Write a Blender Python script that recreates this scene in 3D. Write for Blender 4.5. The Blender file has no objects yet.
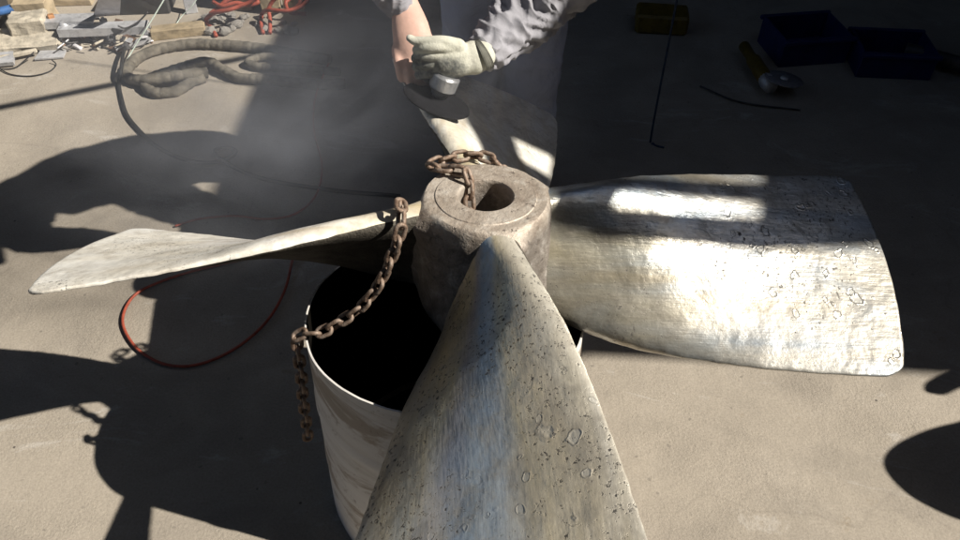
import bpy, bmesh, math, random
from mathutils import Vector, Matrix, Quaternion, noise
R = math.radians
PI = math.pi
scene = bpy.context.scene
col = scene.collection

# ------------------------------------------------------------------ camera
CAM_H = 1.93
PITCH = R(44.4)
FOC = 783.0 / 960.0
cd = bpy.data.cameras.new('camera')
cam = bpy.data.objects.new('camera', cd)
col.objects.link(cam)
cd.sensor_width = 36.0
cd.lens = 36.0 * FOC
cd.clip_start = 0.05
cd.clip_end = 500
cam.location = (0, 0, CAM_H)
cam.rotation_euler = (PI / 2 - PITCH, 0, 0)
scene.camera = cam

# ------------------------------------------------------------------ sky and sun
SUN_EL = R(41.0)
SUN_AZ = R(-14.0)            # from +X towards -Y
S = Vector((math.cos(SUN_EL) * math.cos(SUN_AZ), math.cos(SUN_EL) * math.sin(SUN_AZ), math.sin(SUN_EL)))
world = bpy.data.worlds.new('World')
scene.world = world
world.use_nodes = True
wn = world.node_tree
bg = wn.nodes['Background']
sky = wn.nodes.new('ShaderNodeTexSky')
sky.sky_type = 'NISHITA'
sky.sun_disc = False
sky.sun_elevation = SUN_EL
sky.sun_rotation = PI / 2 - SUN_AZ
wn.links.new(sky.outputs[0], bg.inputs[0])
bg.inputs[1].default_value = 0.05
sd = bpy.data.lights.new('sun', 'SUN')
sd.energy = 5.0
sd.angle = R(0.53)
sd.color = (1.0, 0.93, 0.82)
so = bpy.data.objects.new('sun', sd)
col.objects.link(so)
so.rotation_euler = S.to_track_quat('Z', 'Y').to_euler()
so.location = (6, -1.5, 6)

scene.view_settings.view_transform = 'Standard'
scene.view_settings.look = 'None'
scene.view_settings.gamma = 1.0
scene.view_settings.exposure = 0.60
scene.view_settings.use_curve_mapping = False
scene.cycles.volume_bounces = 1
scene.cycles.max_bounces = 6

# ------------------------------------------------------------------ helpers
CP, SP = math.cos(PITCH), math.sin(PITCH)
def G(x, y, h=0.0):
    """world point at height h seen at photo coordinates (x, y)"""
    u = (x - 480) / 783.0
    v = (y - 270) / 783.0
    s = (CAM_H - h) / (SP + v * CP)
    return Vector((u * s, (CP - v * SP) * s, h))

def GY(x, y, Y):
    u = (x - 480) / 783.0
    v = (y - 270) / 783.0
    s = Y / (CP - v * SP)
    return Vector((u * s, Y, CAM_H - (SP + v * CP) * s))

def smooth(me, on=True):
    me.polygons.foreach_set('use_smooth', [on] * len(me.polygons))

def sharpen(o, a=32):
    o.data.set_sharp_from_angle(angle=R(a))
    return o

def make(name, verts, faces, mat=None, parent=None, sm=True, loc=None):
    me = bpy.data.meshes.new(name)
    me.from_pydata([tuple(v) for v in verts], [], faces)
    me.update()
    if sm: smooth(me)
    if mat: me.materials.append(mat)
    o = bpy.data.objects.new(name, me)
    col.objects.link(o)
    if parent is not None: o.parent = parent
    if loc is not None: o.location = loc
    return o

def from_bm(name, bm, mat=None, parent=None, sm=False):
    me = bpy.data.meshes.new(name)
    bmesh.ops.recalc_face_normals(bm, faces=bm.faces)
    bm.to_mesh(me); bm.free()
    if sm: smooth(me)
    if mat: me.materials.append(mat)
    o = bpy.data.objects.new(name, me)
    col.objects.link(o)
    if parent is not None: o.parent = parent
    return o

def empty(name, loc=(0, 0, 0), rz=0.0):
    o = bpy.data.objects.new(name, None)
    col.objects.link(o)
    o.location = loc
    o.rotation_euler = (0, 0, rz)
    return o

def tag(o, label=None, cat=None, group=None, kind=None):
    if label: o['label'] = label
    if cat: o['category'] = cat
    if group: o['group'] = group
    if kind: o['kind'] = kind
    return o

def box_bm(bm, size, mtx=None, bevel=0.0, seg=1):
    r = bmesh.ops.create_cube(bm, size=1.0)
    vs = r['verts']
    bmesh.ops.scale(bm, vec=size, verts=vs)
    if bevel > 0:
        es = list({e for v in vs for e in v.link_edges})
        rb = bmesh.ops.bevel(bm, geom=es, offset=bevel, segments=seg, affect='EDGES', profile=0.5)
        vs = list({v for f in rb['faces'] for v in f.verts} | {v for v in vs if v.is_valid})
    if mtx is not None:
        bmesh.ops.transform(bm, matrix=mtx, verts=vs)
    return vs

def box(name, size, loc, rot=(0, 0, 0), mat=None, parent=None, bevel=0.0, warp=0.0):
    bm = bmesh.new()
    m = Matrix.Translation(loc) @ Matrix.Rotation(rot[2], 4, 'Z') @ Matrix.Rotation(rot[1], 4, 'Y') @ Matrix.Rotation(rot[0], 4, 'X')
    box_bm(bm, size, m, bevel)
    if warp:
        bmesh.ops.subdivide_edges(bm, edges=bm.edges[:], cuts=3, use_grid_fill=True)
        for v in bm.verts:
            q = v.co * 24
            v.co += Vector((noise.noise(q), noise.noise(q + Vector((9, 0, 0))), noise.noise(q + Vector((0, 9, 0))))) * warp
    return from_bm(name, bm, mat, parent)

def catmull(pts, n=8, closed=False):
    P = [Vector(p) for p in pts]
    out = []
    m = len(P)
    for i in range(m if closed else m - 1):
        if closed:
            p0, p1, p2, p3 = P[(i - 1) % m], P[i], P[(i + 1) % m], P[(i + 2) % m]
        else:
            p1, p2 = P[i], P[i + 1]
            p0 = P[i - 1] if i > 0 else p1 * 2 - p2
            p3 = P[i + 2] if i + 2 < m else p2 * 2 - p1
        for k in range(n):
            t = k / n
            out.append(0.5 * ((2 * p1) + (p2 - p0) * t + (2 * p0 - 5 * p1 + 4 * p2 - p3) * t * t + (3 * p1 - p0 - 3 * p2 + p3) * t ** 3))
    if not closed: out.append(P[-1].copy())
    return out

def tube_geo(path, rad, seg=10, caps=True, wob=0.0, closed=False):
    """rad: number or list"""
    n = len(path)
    verts, faces = [], []
    up = Vector((0, 0, 1))
    prev = None
    for i, p in enumerate(path):
        a = path[(i - 1) % n] if (closed or i > 0) else p
        b = path[(i + 1) % n] if (closed or i < n - 1) else p
        t = (b - a).normalized()
        if prev is None:
            x = t.orthogonal().normalized()
        else:
            x = (prev - t * prev.dot(t))
            x = x.normalized() if x.length > 1e-6 else t.orthogonal().normalized()
        prev = x
        y = t.cross(x)
        r = rad[i] if isinstance(rad, (list, tuple)) else rad
        for k in range(seg):
            q = 2 * PI * k / seg
            rr = r
            if wob:
                rr = r * (1 + wob * noise.noise(p * 25 + Vector((math.cos(q), math.sin(q), 0)) * 1.3))
            verts.append(p + x * (rr * math.cos(q)) + y * (rr * math.sin(q)))
    m = n if closed else n - 1
    for i in range(m):
        for k in range(seg):
            a = i * seg + k; b = i * seg + (k + 1) % seg
            c = ((i + 1) % n) * seg + (k + 1) % seg; d = ((i + 1) % n) * seg + k
            faces.append((a, b, c, d))
    if caps and not closed:
        faces.append(tuple(reversed(range(seg))))
        faces.append(tuple(range((n - 1) * seg, n * seg)))
    return verts, faces

def tube(name, path, rad, mat, parent=None, seg=10, wob=0.0, closed=False):
    v, f = tube_geo(path, rad, seg, True, wob, closed)
    return make(name, v, f, mat, parent)

def lathe_geo(prof, seg=64):
    verts, faces = [], []
    for (r, z) in prof:
        for k in range(seg):
            q = 2 * PI * k / seg
            verts.append(Vector((r * math.cos(q), r * math.sin(q), z)))
    for i in range(len(prof) - 1):
        for k in range(seg):
            faces.append((i * seg + k, i * seg + (k + 1) % seg, (i + 1) * seg + (k + 1) % seg, (i + 1) * seg + k))
    return verts, faces

# ------------------------------------------------------------------ materials
class NT:
    def __init__(self, name):
        self.m = bpy.data.materials.new(name)
        self.m.use_nodes = True
        self.t = self.m.node_tree
        self.b = self.t.nodes['Principled BSDF']
        self.tc = self.t.nodes.new('ShaderNodeTexCoord')
        self.obj = self.tc.outputs['Object']
    def n(self, typ, **kw):
        nd = self.t.nodes.new(typ)
        for k, v in kw.items(): setattr(nd, k, v)
        return nd
    def link(self, a, b): self.t.links.new(a, b)
    def mapping(self, scale=(1, 1, 1), loc=(0, 0, 0), rot=(0, 0, 0), src=None):
        m = self.n('ShaderNodeMapping')
        m.inputs['Scale'].default_value = scale
        m.inputs['Location'].default_value = loc
        m.inputs['Rotation'].default_value = rot
        self.link(src or self.obj, m.inputs[0])
        return m.outputs[0]
    def noise(self, scale, detail=4, rough=0.55, src=None, dist=0.0):
        nd = self.n('ShaderNodeTexNoise')
        nd.inputs['Scale'].default_value = scale
        nd.inputs['Detail'].default_value = detail
        nd.inputs['Roughness'].default_value = rough
        nd.inputs['Distortion'].default_value = dist
        self.link(src or self.obj, nd.inputs['Vector'])
        return nd.outputs['Fac']
    def voro(self, scale, feature='F1', src=None, rnd=1.0):
        nd = self.n('ShaderNodeTexVoronoi', feature=feature)
        nd.inputs['Scale'].default_value = scale
        nd.inputs['Randomness'].default_value = rnd
        self.link(src or self.obj, nd.inputs['Vector'])
        return nd
    def ramp(self, fac, stops, interp='LINEAR'):
        nd = self.n('ShaderNodeValToRGB')
        cr = nd.color_ramp
        cr.interpolation = interp
        while len(cr.elements) < len(stops): cr.elements.new(0.5)
        for e, (p, c) in zip(cr.elements, stops):
            e.position = p
            if not isinstance(c, (tuple, list)): c = (c, c, c)
            e.color = (c[0], c[1], c[2], 1)
        self.link(fac, nd.inputs[0])
        return nd.outputs[0]
    def mix(self, fac, a, b, mode='MIX'):
        nd = self.n('ShaderNodeMix', data_type='RGBA', blend_type=mode)
        if isinstance(fac, (int, float)): nd.inputs[0].default_value = fac
        else: self.link(fac, nd.inputs[0])
        for i, v in ((6, a), (7, b)):
            if isinstance(v, (tuple, list)): nd.inputs[i].default_value = (v[0], v[1], v[2], 1)
            else: self.link(v, nd.inputs[i])
        return nd.outputs[2]
    def math(self, op, a, b=0.0, c=None):
        nd = self.n('ShaderNodeMath', operation=op)
        for i, v in enumerate((a, b) if c is None else (a, b, c)):
            if isinstance(v, (int, float)): nd.inputs[i].default_value = v
            else: self.link(v, nd.inputs[i])
        return nd.outputs[0]
    def bump(self, h, strength=0.5, dist=0.01, prev=None):
        nd = self.n('ShaderNodeBump')
        nd.inputs['Strength'].default_value = strength
        nd.inputs['Distance'].default_value = dist
        self.link(h, nd.inputs['Height'])
        if prev is not None: self.link(prev, nd.inputs['Normal'])
        return nd.outputs[0]
    def out(self, color=None, rough=None, metal=None, normal=None, spec=None):
        for key, v in (('Base Color', color), ('Roughness', rough), ('Metallic', metal), ('Specular IOR Level', spec)):
            if v is None: continue
            s = self.b.inputs[key]
            if isinstance(v, (int, float)): s.default_value = v
            elif isinstance(v, (tuple, list)): s.default_value = (v[0], v[1], v[2], 1)
            else: self.link(v, s)
        if normal is not None: self.link(normal, self.b.inputs['Normal'])
        return self.m

def plain(name, c, rough=0.6, metal=0.0, var=0.25, scale=12.0, bump=0.25, spec=0.4, grime=0.55):
    t = NT(name)
    f = t.noise(scale, 6, 0.6)
    lo = tuple(x * (1 - var) for x in c); hi = tuple(min(1, x * (1 + var)) for x in c)
    cc = t.ramp(f, [(0.3, lo), (0.7, hi)])
    gm = t.noise(scale * 1.7, 7, 0.7, t.mapping((1, 1, 1), (2.7, 6.1, 1.3)), 0.4)
    cc = t.mix(t.ramp(gm, [(0.48, 0.0), (0.68, grime)]), cc, tuple(x * 0.3 for x in c))
    f2 = t.noise(scale * 6, 4, 0.6)
    rr = t.math('MULTIPLY_ADD', f2, 0.3, rough - 0.15)
    return t.out(cc, rr, metal, t.bump(f2, bump, 0.004), spec)

def m_concrete():
    t = NT('concrete_yard')
    big = t.noise(0.55, 5, 0.6)
    mid = t.noise(4.0, 6, 0.65, dist=0.4)
    base = t.ramp(mid, [(0.25, (0.275, 0.245, 0.205)), (0.55, (0.335, 0.298, 0.25)), (0.8, (0.385, 0.348, 0.298))])
    base = t.mix(t.ramp(big, [(0.3, 0.0), (0.7, 0.55)]), base, (0.375, 0.335, 0.282))
    pt = t.noise(1.7, 6, 0.65, t.mapping((1, 1.3, 1), (5.5, 3.1, 0)), 0.8)
    base = t.mix(t.ramp(pt, [(0.40, 0.5), (0.52, 0.0)]), base, (0.255, 0.228, 0.195))
    # pale scuffs
    sc = t.noise(2.2, 8, 0.75, src=t.mapping((1.0, 2.2, 1)), dist=1.0)
    base = t.mix(t.ramp(sc, [(0.57, 0.0), (0.70, 0.7)]), base, (0.52, 0.50, 0.47))
    # oil stains
    st = t.noise(1.3, 5, 0.6, src=t.mapping((1, 1, 1), (3.3, 1.7, 0)))
    base = t.mix(t.ramp(st, [(0.56, 0.0), (0.72, 0.5)]), base, (0.19, 0.17, 0.145))
    # fine grain
    gr = t.ramp(t.noise(150, 3, 0.7), [(0.30, 0.80), (0.5, 1.0), (0.72, 1.17)])
    base = t.mix(0.8, base, gr, 'MULTIPLY')
    v2 = t.voro(120)
    base = t.mix(t.ramp(v2.outputs['Color'], [(0.03, 0.5), (0.07, 0.0)]), base, (0.13, 0.12, 0.105))
    dots = t.voro(7.0)
    base = t.mix(t.ramp(dots.outputs['Distance'], [(0.022, 0.85), (0.034, 0.0)]), base, (0.07, 0.06, 0.055))
    # small rusty and oily drips
    ru = t.noise(6.0, 5, 0.7, t.mapping((1, 1, 1), (8.3, 2.7, 0)))
    base = t.mix(t.ramp(ru, [(0.66, 0.0), (0.74, 0.5)]), base, (0.20, 0.15, 0.09))
    # hairline cracks
    cw = t.n('ShaderNodeTexNoise'); cw.inputs['Scale'].default_value = 3.0; t.link(t.obj, cw.inputs['Vector'])
    cva = t.n('ShaderNodeVectorMath', operation='MULTIPLY_ADD'); t.link(cw.outputs['Color'], cva.inputs[0]); cva.inputs[1].default_value = (0.5, 0.5, 0); t.link(t.obj, cva.inputs[2])
    ck = t.voro(0.55, 'DISTANCE_TO_EDGE', cva.outputs[0])
    base = t.mix(t.ramp(ck.outputs['Distance'], [(0.0006, 0.15), (0.0025, 0.0)]), base, (0.12, 0.105, 0.09))
    hn = t.noise(120, 5, 0.7)
    h2 = t.noise(26, 5, 0.62)
    rough_patch = t.ramp(t.noise(3.0, 4, 0.6, t.mapping((1, 1, 1), (2.2, 5.1, 0))), [(0.42, 0.25), (0.62, 1.0)])
    b = t.bump(t.math('MULTIPLY', hn, rough_patch), 0.7, 0.005)
    b = t.bump(h2, 0.3, 0.008, b)
    return t.out(base, 0.88, 0.0, b, 0.25)

def m_blade(name, seed, tipcol=0.0, warm=0.5, metal0=0.7, blue=0.7, tone=1.0, pits=1.0, edge=0.0, rough0=0.24, bside=None, pbump=0.35, stain_sky=None):
    """ground bronze: x runs along the span, y across"""
    t = NT(name)
    off = (seed * 3.7, seed * 1.3, seed * 2.1)
    P = t.mapping((1, 1, 1), off)
    sep = t.n('ShaderNodeSeparateXYZ'); t.link(t.obj, sep.inputs[0])
    X, Y = sep.outputs[0], sep.outputs[1]
    T = lambda c: tuple(min(0.95, x * tone) for x in c)
    broad = t.noise(3.0, 4, 0.55, P, 0.6)
    streak = t.noise(7.0, 3, 0.5, t.mapping((0.30, 2.6, 2.6), off), 0.5)
    c = t.ramp(broad, [(0.28, T((0.50, 0.485, 0.44))), (0.5, T((0.62, 0.605, 0.56))), (0.72, T((0.72, 0.71, 0.67)))])
    yl = t.ramp(streak, [(0.44, 0.0), (0.64, warm)])
    c = t.mix(yl, c, T((0.58, 0.47, 0.25)))
    root = t.ramp(X, [(0.18, 1.0), (0.46, 0.0)])
    c = t.mix(t.math('MULTIPLY', root, t.ramp(streak, [(0.34, 0.1), (0.58, 0.9)])), c, T((0.50, 0.42, 0.25)))
    bl = t.noise(4.0, 2, 0.5, t.mapping((0.45, 2.4, 2.2), (off[0] + 5, off[1], off[2])), 0.6)
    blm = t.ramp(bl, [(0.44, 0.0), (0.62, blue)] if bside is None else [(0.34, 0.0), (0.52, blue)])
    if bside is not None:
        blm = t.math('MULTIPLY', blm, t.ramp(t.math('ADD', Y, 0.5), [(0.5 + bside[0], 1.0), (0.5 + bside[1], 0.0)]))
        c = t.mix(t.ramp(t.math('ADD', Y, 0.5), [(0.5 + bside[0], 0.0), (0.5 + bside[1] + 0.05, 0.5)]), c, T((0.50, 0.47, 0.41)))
    c = t.mix(blm, c, T((0.29, 0.37, 0.46)))  # blue streaks put reflected sky into the colour
    br = t.noise(5.5, 2, 0.5, t.mapping((0.35, 2.4, 2.2), (off[0] + 9, off[1] + 3, off[2])), 0.5)
    c = t.mix(t.math('MULTIPLY', t.ramp(br, [(0.54, 0.0), (0.66, 0.7)]), t.ramp(X, [(0.3, 1.0), (0.7, 0.25)])), c, T((0.29, 0.215, 0.11)))
    if stain_sky:
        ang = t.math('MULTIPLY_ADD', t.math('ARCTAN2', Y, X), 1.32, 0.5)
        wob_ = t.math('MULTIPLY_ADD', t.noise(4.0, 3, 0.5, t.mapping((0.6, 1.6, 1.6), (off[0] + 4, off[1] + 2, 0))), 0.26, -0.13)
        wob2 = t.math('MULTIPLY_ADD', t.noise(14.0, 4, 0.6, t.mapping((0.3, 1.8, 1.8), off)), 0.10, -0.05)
        sc = t.ramp(t.math('ADD', t.math('ADD', ang, wob_), wob2), [(p_, T(c_)) for p_, c_ in stain_sky[0]])
        c = t.mix(t.ramp(X, [(stain_sky[1], stain_sky[2]), (stain_sky[3], stain_sky[4])]), c, sc)
    mott = t.noise(17.0, 7, 0.7, P, 0.3)
    c = t.mix(t.ramp(mott, [(0.46, 0.0), (0.64, 0.65)]), c, T((0.34, 0.315, 0.27)))
    dk = t.noise(6.5, 5, 0.65, t.mapping((0.8, 1.3, 1.0), (off[0] + 2, off[1] + 4, 0)), 0.8)
    c = t.mix(t.math('MULTIPLY', t.ramp(dk, [(0.52, 0.0), (0.68, 0.6)]), pits * 0.8), c, T((0.24, 0.215, 0.175)))
    fine = t.noise(70.0, 5, 0.7, P)
    c = t.mix(0.6, c, t.ramp(fine, [(0.3, 0.78), (0.5, 1.0), (0.7, 1.12)]), 'MULTIPLY')
    # cavitation pits: small irregular holes in drifts
    patch = t.ramp(t.noise(4.2, 3, 0.55, P), [(0.38, 0.0), (0.58, 1.0)])
    pv = t.noise(120.0, 4, 0.7, t.mapping((1.05, 0.95, 1.0), off))
    thr = t.math('SUBTRACT', 0.688, t.math('MULTIPLY', patch, 0.125))
    pit = t.math('MULTIPLY', t.ramp(t.math('SUBTRACT', pv, thr), [(0.0, 0.0), (0.07, 1.0)]), pits)
    pv2 = t.noise(66.0, 4, 0.65, t.mapping((1.2, 0.7, 1.0), (off[0] + 3, off[1] + 1, 0)), 0.3)
    pit = t.math('MAXIMUM', pit, t.math('MULTIPLY', t.math('MULTIPLY', t.ramp(pv2, [(0.63, 0.0), (0.69, 1.0)]), patch), pits))
    c = t.mix(t.math('MULTIPLY', pit, 0.95), c, (0.045, 0.042, 0.04))
    # round erosion craters towards the tip and the high edge
    wn_ = t.n('ShaderNodeTexNoise'); wn_.inputs['Scale'].default_value = 40.0; t.link(P, wn_.inputs['Vector'])
    va = t.n('ShaderNodeVectorMath', operation='MULTIPLY_ADD'); t.link(wn_.outputs['Color'], va.inputs[0]); va.inputs[1].default_value = (0.022, 0.022, 0.022)
    t.link(t.mapping((1, 1, 0.4), off), va.inputs[2])
    tipx = t.math('ADD', X, t.math('MULTIPLY', Y, edge))
    tip = t.math('MULTIPLY', t.ramp(tipx, [(0.50, 0.0), (0.70, 1.0)]), t.ramp(t.noise(5.0, 3, 0.5, t.mapping((1, 1, 1), (off[0] + 1, off[1] + 6, 0))), [(0.30, 0.0), (0.44, 1.0)]))
    relief = None
    for sc_, lo, amt in ((15.0, 0.32, 1.0), (24.0, 0.36, 1.0)):
        cv = t.voro(sc_, 'F1', va.outputs[0])
        rad = t.math('MULTIPLY_ADD', t.math('MULTIPLY', cv.outputs['Color'], 1.0), 0.16, 0.10)
        dd = t.math('DIVIDE', cv.outputs['Distance'], rad)
        ring = t.ramp(t.math('MULTIPLY', dd, 0.5), [(0.36, 0.0), (0.47, 1.0), (0.58, 0.0)])
        inside = t.ramp(t.math('MULTIPLY', dd, 0.5), [(0.36, 1.0), (0.5, 0.0)])
        pick = t.ramp(cv.outputs['Color'], [(lo, 0.0), (lo + 0.05, 1.0)])
        tipm = t.math('MULTIPLY', t.math('MULTIPLY', tip, pick), tipcol * amt)
        c = t.mix(t.math('MULTIPLY', t.math('MULTIPLY', t.math('MULTIPLY', ring, tipm), t.ramp(fine, [(0.35, 0.3), (0.6, 1.0)])), 0.7), c, (0.17, 0.165, 0.16))
        c = t.mix(t.math('MULTIPLY', t.math('MULTIPLY', inside, tipm), 0.4), c, (0.66, 0.66, 0.62))
        rl = t.math('MULTIPLY', t.math('SUBTRACT', ring, inside), tipm)
        relief = rl if relief is None else t.math('ADD', relief, rl)
    # bumps: fine cross hatched grinding marks in patches, pits, craters
    h1 = t.noise(110, 2, 0.5, t.mapping((0.16, 1.5, 1.5), off, (0, 0, R(62))), 0.1)
    h2 = t.noise(110, 2, 0.5, t.mapping((0.16, 1.5, 1.5), off, (0, 0, R(-28))), 0.1)
    hm = t.ramp(t.noise(6.0, 3, 0.5, t.mapping((1, 1, 1), (off[0] + 2, off[1] + 9, 0)), 0.5), [(0.44, 0.0), (0.58, 1.0)])
    hh = t.n('ShaderNodeMix'); t.link(hm, hh.inputs[0]); t.link(h1, hh.inputs[2]); t.link(h2, hh.inputs[3])
    b = t.bump(hh.outputs[0], 0.22, 0.003)
    b = t.bump(t.noise(8, 3, 0.5, P, 0.4), 0.34, 0.02, b)
    b = t.bump(t.noise(22, 4, 0.55, P, 0.5), 0.14, 0.008, b)
    b = t.bump(fine, 0.22, 0.003, b)
    b = t.bump(t.math('SUBTRACT', 1.0, pit), pbump, 0.004, b)
    b = t.bump(relief, 0.28, 0.005, b)
    rg = t.math('MULTIPLY_ADD', mott, 0.36, rough0)
    rg = t.math('ADD', rg, t.math('MULTIPLY', pit, 0.3))
    metal = t.math('SUBTRACT', metal0, t.math('MULTIPLY', pit, metal0 * 0.8))
    return t.out(c, rg, metal, b, 0.5)

def m_hub():
    t = NT('cast_hub_metal')
    f = t.noise(9, 6, 0.65, dist=0.5)
    c = t.ramp(f, [(0.28, (0.20, 0.155, 0.125)), (0.48, (0.40, 0.345, 0.29)), (0.70, (0.56, 0.51, 0.45))])
    f2 = t.noise(30, 5, 0.7)
    c = t.mix(t.ramp(f2, [(0.52, 0.0), (0.7, 0.7)]), c, (0.60, 0.57, 0.52))
    c = t.mix(t.ramp(t.noise(24, 4, 0.6, t.mapping((1, 1, 1), (4, 2, 1))), [(0.58, 0.0), (0.7, 0.6)]), c, (0.17, 0.14, 0.12))
    sp = t.noise(48, 4, 0.65, t.mapping((1, 1, 1), (7, 1, 3)))
    c = t.mix(t.ramp(sp, [(0.62, 0.0), (0.68, 0.8)]), c, (0.10, 0.08, 0.07))
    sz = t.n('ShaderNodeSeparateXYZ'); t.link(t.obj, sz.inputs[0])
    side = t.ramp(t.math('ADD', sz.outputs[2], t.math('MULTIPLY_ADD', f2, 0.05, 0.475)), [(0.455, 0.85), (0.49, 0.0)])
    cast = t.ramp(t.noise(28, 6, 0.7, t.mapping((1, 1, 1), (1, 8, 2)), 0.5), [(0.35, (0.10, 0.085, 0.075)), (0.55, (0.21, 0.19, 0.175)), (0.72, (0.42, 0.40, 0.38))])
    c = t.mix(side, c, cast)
    b = t.bump(f2, 0.6, 0.008)
    b = t.bump(t.noise(80, 4, 0.7), 0.5, 0.004, b)
    b = t.bump(t.math('SUBTRACT', 1.0, t.ramp(sp, [(0.62, 0.0), (0.68, 1.0)])), 0.5, 0.004, b)
    return t.out(c, t.math('MULTIPLY_ADD', f, 0.3, 0.42), 0.3, b)

def m_drum():
    t = NT('scuffed_sheet_steel')
    s = t.noise(6, 6, 0.65, t.mapping((1, 1, 5)), 0.6)
    c = t.ramp(s, [(0.25, (0.55, 0.53, 0.50)), (0.5, (0.74, 0.725, 0.70)), (0.75, (0.82, 0.81, 0.79))])
    rs = t.noise(3.2, 6, 0.65, t.mapping((0.8, 0.8, 2.6), (1.2, 0.4, 0.3), (0.25, 0.3, 0)), 0.8)
    c = t.mix(t.ramp(rs, [(0.54, 0.0), (0.62, 0.7)]), c, (0.24, 0.17, 0.11))
    sp = t.noise(40, 5, 0.7)
    c = t.mix(t.ramp(sp, [(0.6, 0.0), (0.7, 0.6)]), c, (0.16, 0.11, 0.075))
    b = t.bump(t.noise(5, 3, 0.5), 0.25, 0.02)
    b = t.bump(sp, 0.2, 0.002, b)
    return t.out(c, t.math('MULTIPLY_ADD', s, 0.3, 0.4), 0.12, b)

def m_rust():
    t = NT('rusty_chain_steel')
    f = t.noise(60, 5, 0.65)
    c = t.ramp(f, [(0.3, (0.10, 0.06, 0.042)), (0.5, (0.22, 0.155, 0.115)), (0.72, (0.38, 0.32, 0.275))])
    return t.out(c, 0.62, 0.45, t.bump(t.noise(200, 4, 0.7), 0.5, 0.003))

def m_cloth(name, c, wr=0.5, scale=9.0):
    t = NT(name)
    f = t.noise(5, 5, 0.6)
    cc = t.ramp(f, [(0.3, tuple(x * 0.78 for x in c)), (0.7, tuple(min(1, x * 1.15) for x in c))])
    dirt = t.noise(14, 6, 0.7)
    cc = t.mix(t.ramp(dirt, [(0.55, 0.0), (0.75, 0.4)]), cc, tuple(x * 0.45 for x in c))
    b = t.bump(t.noise(scale, 3, 0.5, dist=1.2), wr, 0.03)
    b = t.bump(t.noise(260, 2, 0.5), 0.25, 0.002, b)
    return t.out(cc, 0.9, 0.0, b, 0.15)

M = {}
M['concrete'] = m_concrete()
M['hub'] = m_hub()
M['drum'] = m_drum()
M['rust'] = m_rust()
M['dark_inside'] = plain('shade_black_inside', (0.008, 0.007, 0.006), 0.95, 0.0, 0.4, 9.0, 0.25, 0.02)  # near-black colour stands in for the unlit inside of the drum
M['cast_shaded'] = plain('rough_cast_bronze_shaded', (0.095, 0.085, 0.07), 0.7, 0.3, 0.45, 30.0, 0.8)  # rough casting, its colour darkened to stand in for underside shade
# ------------------------------------------------------------------ ground
def build_ground():
    N = 40
    verts = [(-60 + 120 * i / N, -60 + 120 * j / N, 0) for j in range(N + 1) for i in range(N + 1)]
    faces = [(j * (N + 1) + i, j * (N + 1) + i + 1, (j + 1) * (N + 1) + i + 1, (j + 1) * (N + 1) + i) for j in range(N) for i in range(N)]
    g = make('ground', verts, faces, M['concrete'], sm=False)
    tag(g, kind='structure')
build_ground()

# ------------------------------------------------------------------ propeller
HUB_TOP = CAM_H - 0.99
PROP_C = Vector((0.012, 1.226, HUB_TOP))
def rodrigues(v):
    a = v.length
    return Matrix.Rotation(a, 4, v / a)
PROP_M = Matrix.Translation(PROP_C) @ rodrigues(Vector((R(-5.9), R(1.3), 0)))
PK = 0.338
def pz0(r): return -0.135 - 0.04 * (r / 0.86)
def lut(tab, x):
    if x <= tab[0][0]: return tab[0][1]
    for (a, b), (c, d) in zip(tab, tab[1:]):
        if x <= c:
            t = (x - a) / (c - a)
            return b + (d - b) * t
    return tab[-1][1]
TA = [(0.05, 22.0), (0.16, 21.6), (0.26, 21.3), (0.36, 20.9), (0.42, 20.1), (0.48, 19.5), (0.55, 18.6), (0.62, 17.9), (0.69, 17.0), (0.75, 16.5), (0.87, 15.5)]
TB = [(0.05, -20.0), (0.16, -21.5), (0.22, -23.0), (0.30, -23.6), (0.36, -23.2), (0.42, -22.3), (0.48, -21.3), (0.56, -20.1), (0.65, -18.7), (0.75, -17.1), (0.87, -15.2)]
def blade_point(r, v):
    """mid-surface point; v 0 at the low edge, 1 at the high edge"""
    a, b = R(lut(TA, r)), R(lut(TB, r))
    th = b + (a - b) * v
    return Vector((r * math.cos(th), r * math.sin(th), pz0(r) + PK * th))
def blade_frame(r, v):
    p = blade_point(r, v)
    th = math.atan2(p.y, p.x)
    dr = Vector((math.cos(th), math.sin(th), -0.04 / 0.86))
    dt = Vector((-math.sin(th) * r, math.cos(th) * r, PK))
    n = dr.cross(dt).normalized()
    return p, n
def blade_surface(r, v, off=0.0):
    """point on the upper side, prop space of blade 0"""
    p, n = blade_frame(r, v)
    return p + n * (blade_half(r, v) * top_k(r) + off)
def top_k(r):
    return 1.0 + 0.75 * math.exp(-((r - 0.38) / 0.15) ** 2)
def blade_half(r, v):
    e = min(1.0, abs(2 * v - 1))
    w = math.exp(-max(0.0, r - 0.16) / 0.30)
    tm = 0.007 + 0.008 * (1 - r / 0.87) + 0.024 * math.exp(-max(0.0, r - 0.12) / 0.24)
    thin = max(0.0, 1 - e ** 2.4) ** 0.55
    blunt = max(0.0, 1 - e ** 9) ** 0.5
    prof = thin + (blunt - thin) * min(1.0, w * 1.1)
    fl = 0.010 * math.exp(-max(0.0, r - 0.118) / 0.025)
    return 0.0028 + tm * prof + fl * (0.35 + 0.65 * prof)
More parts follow.
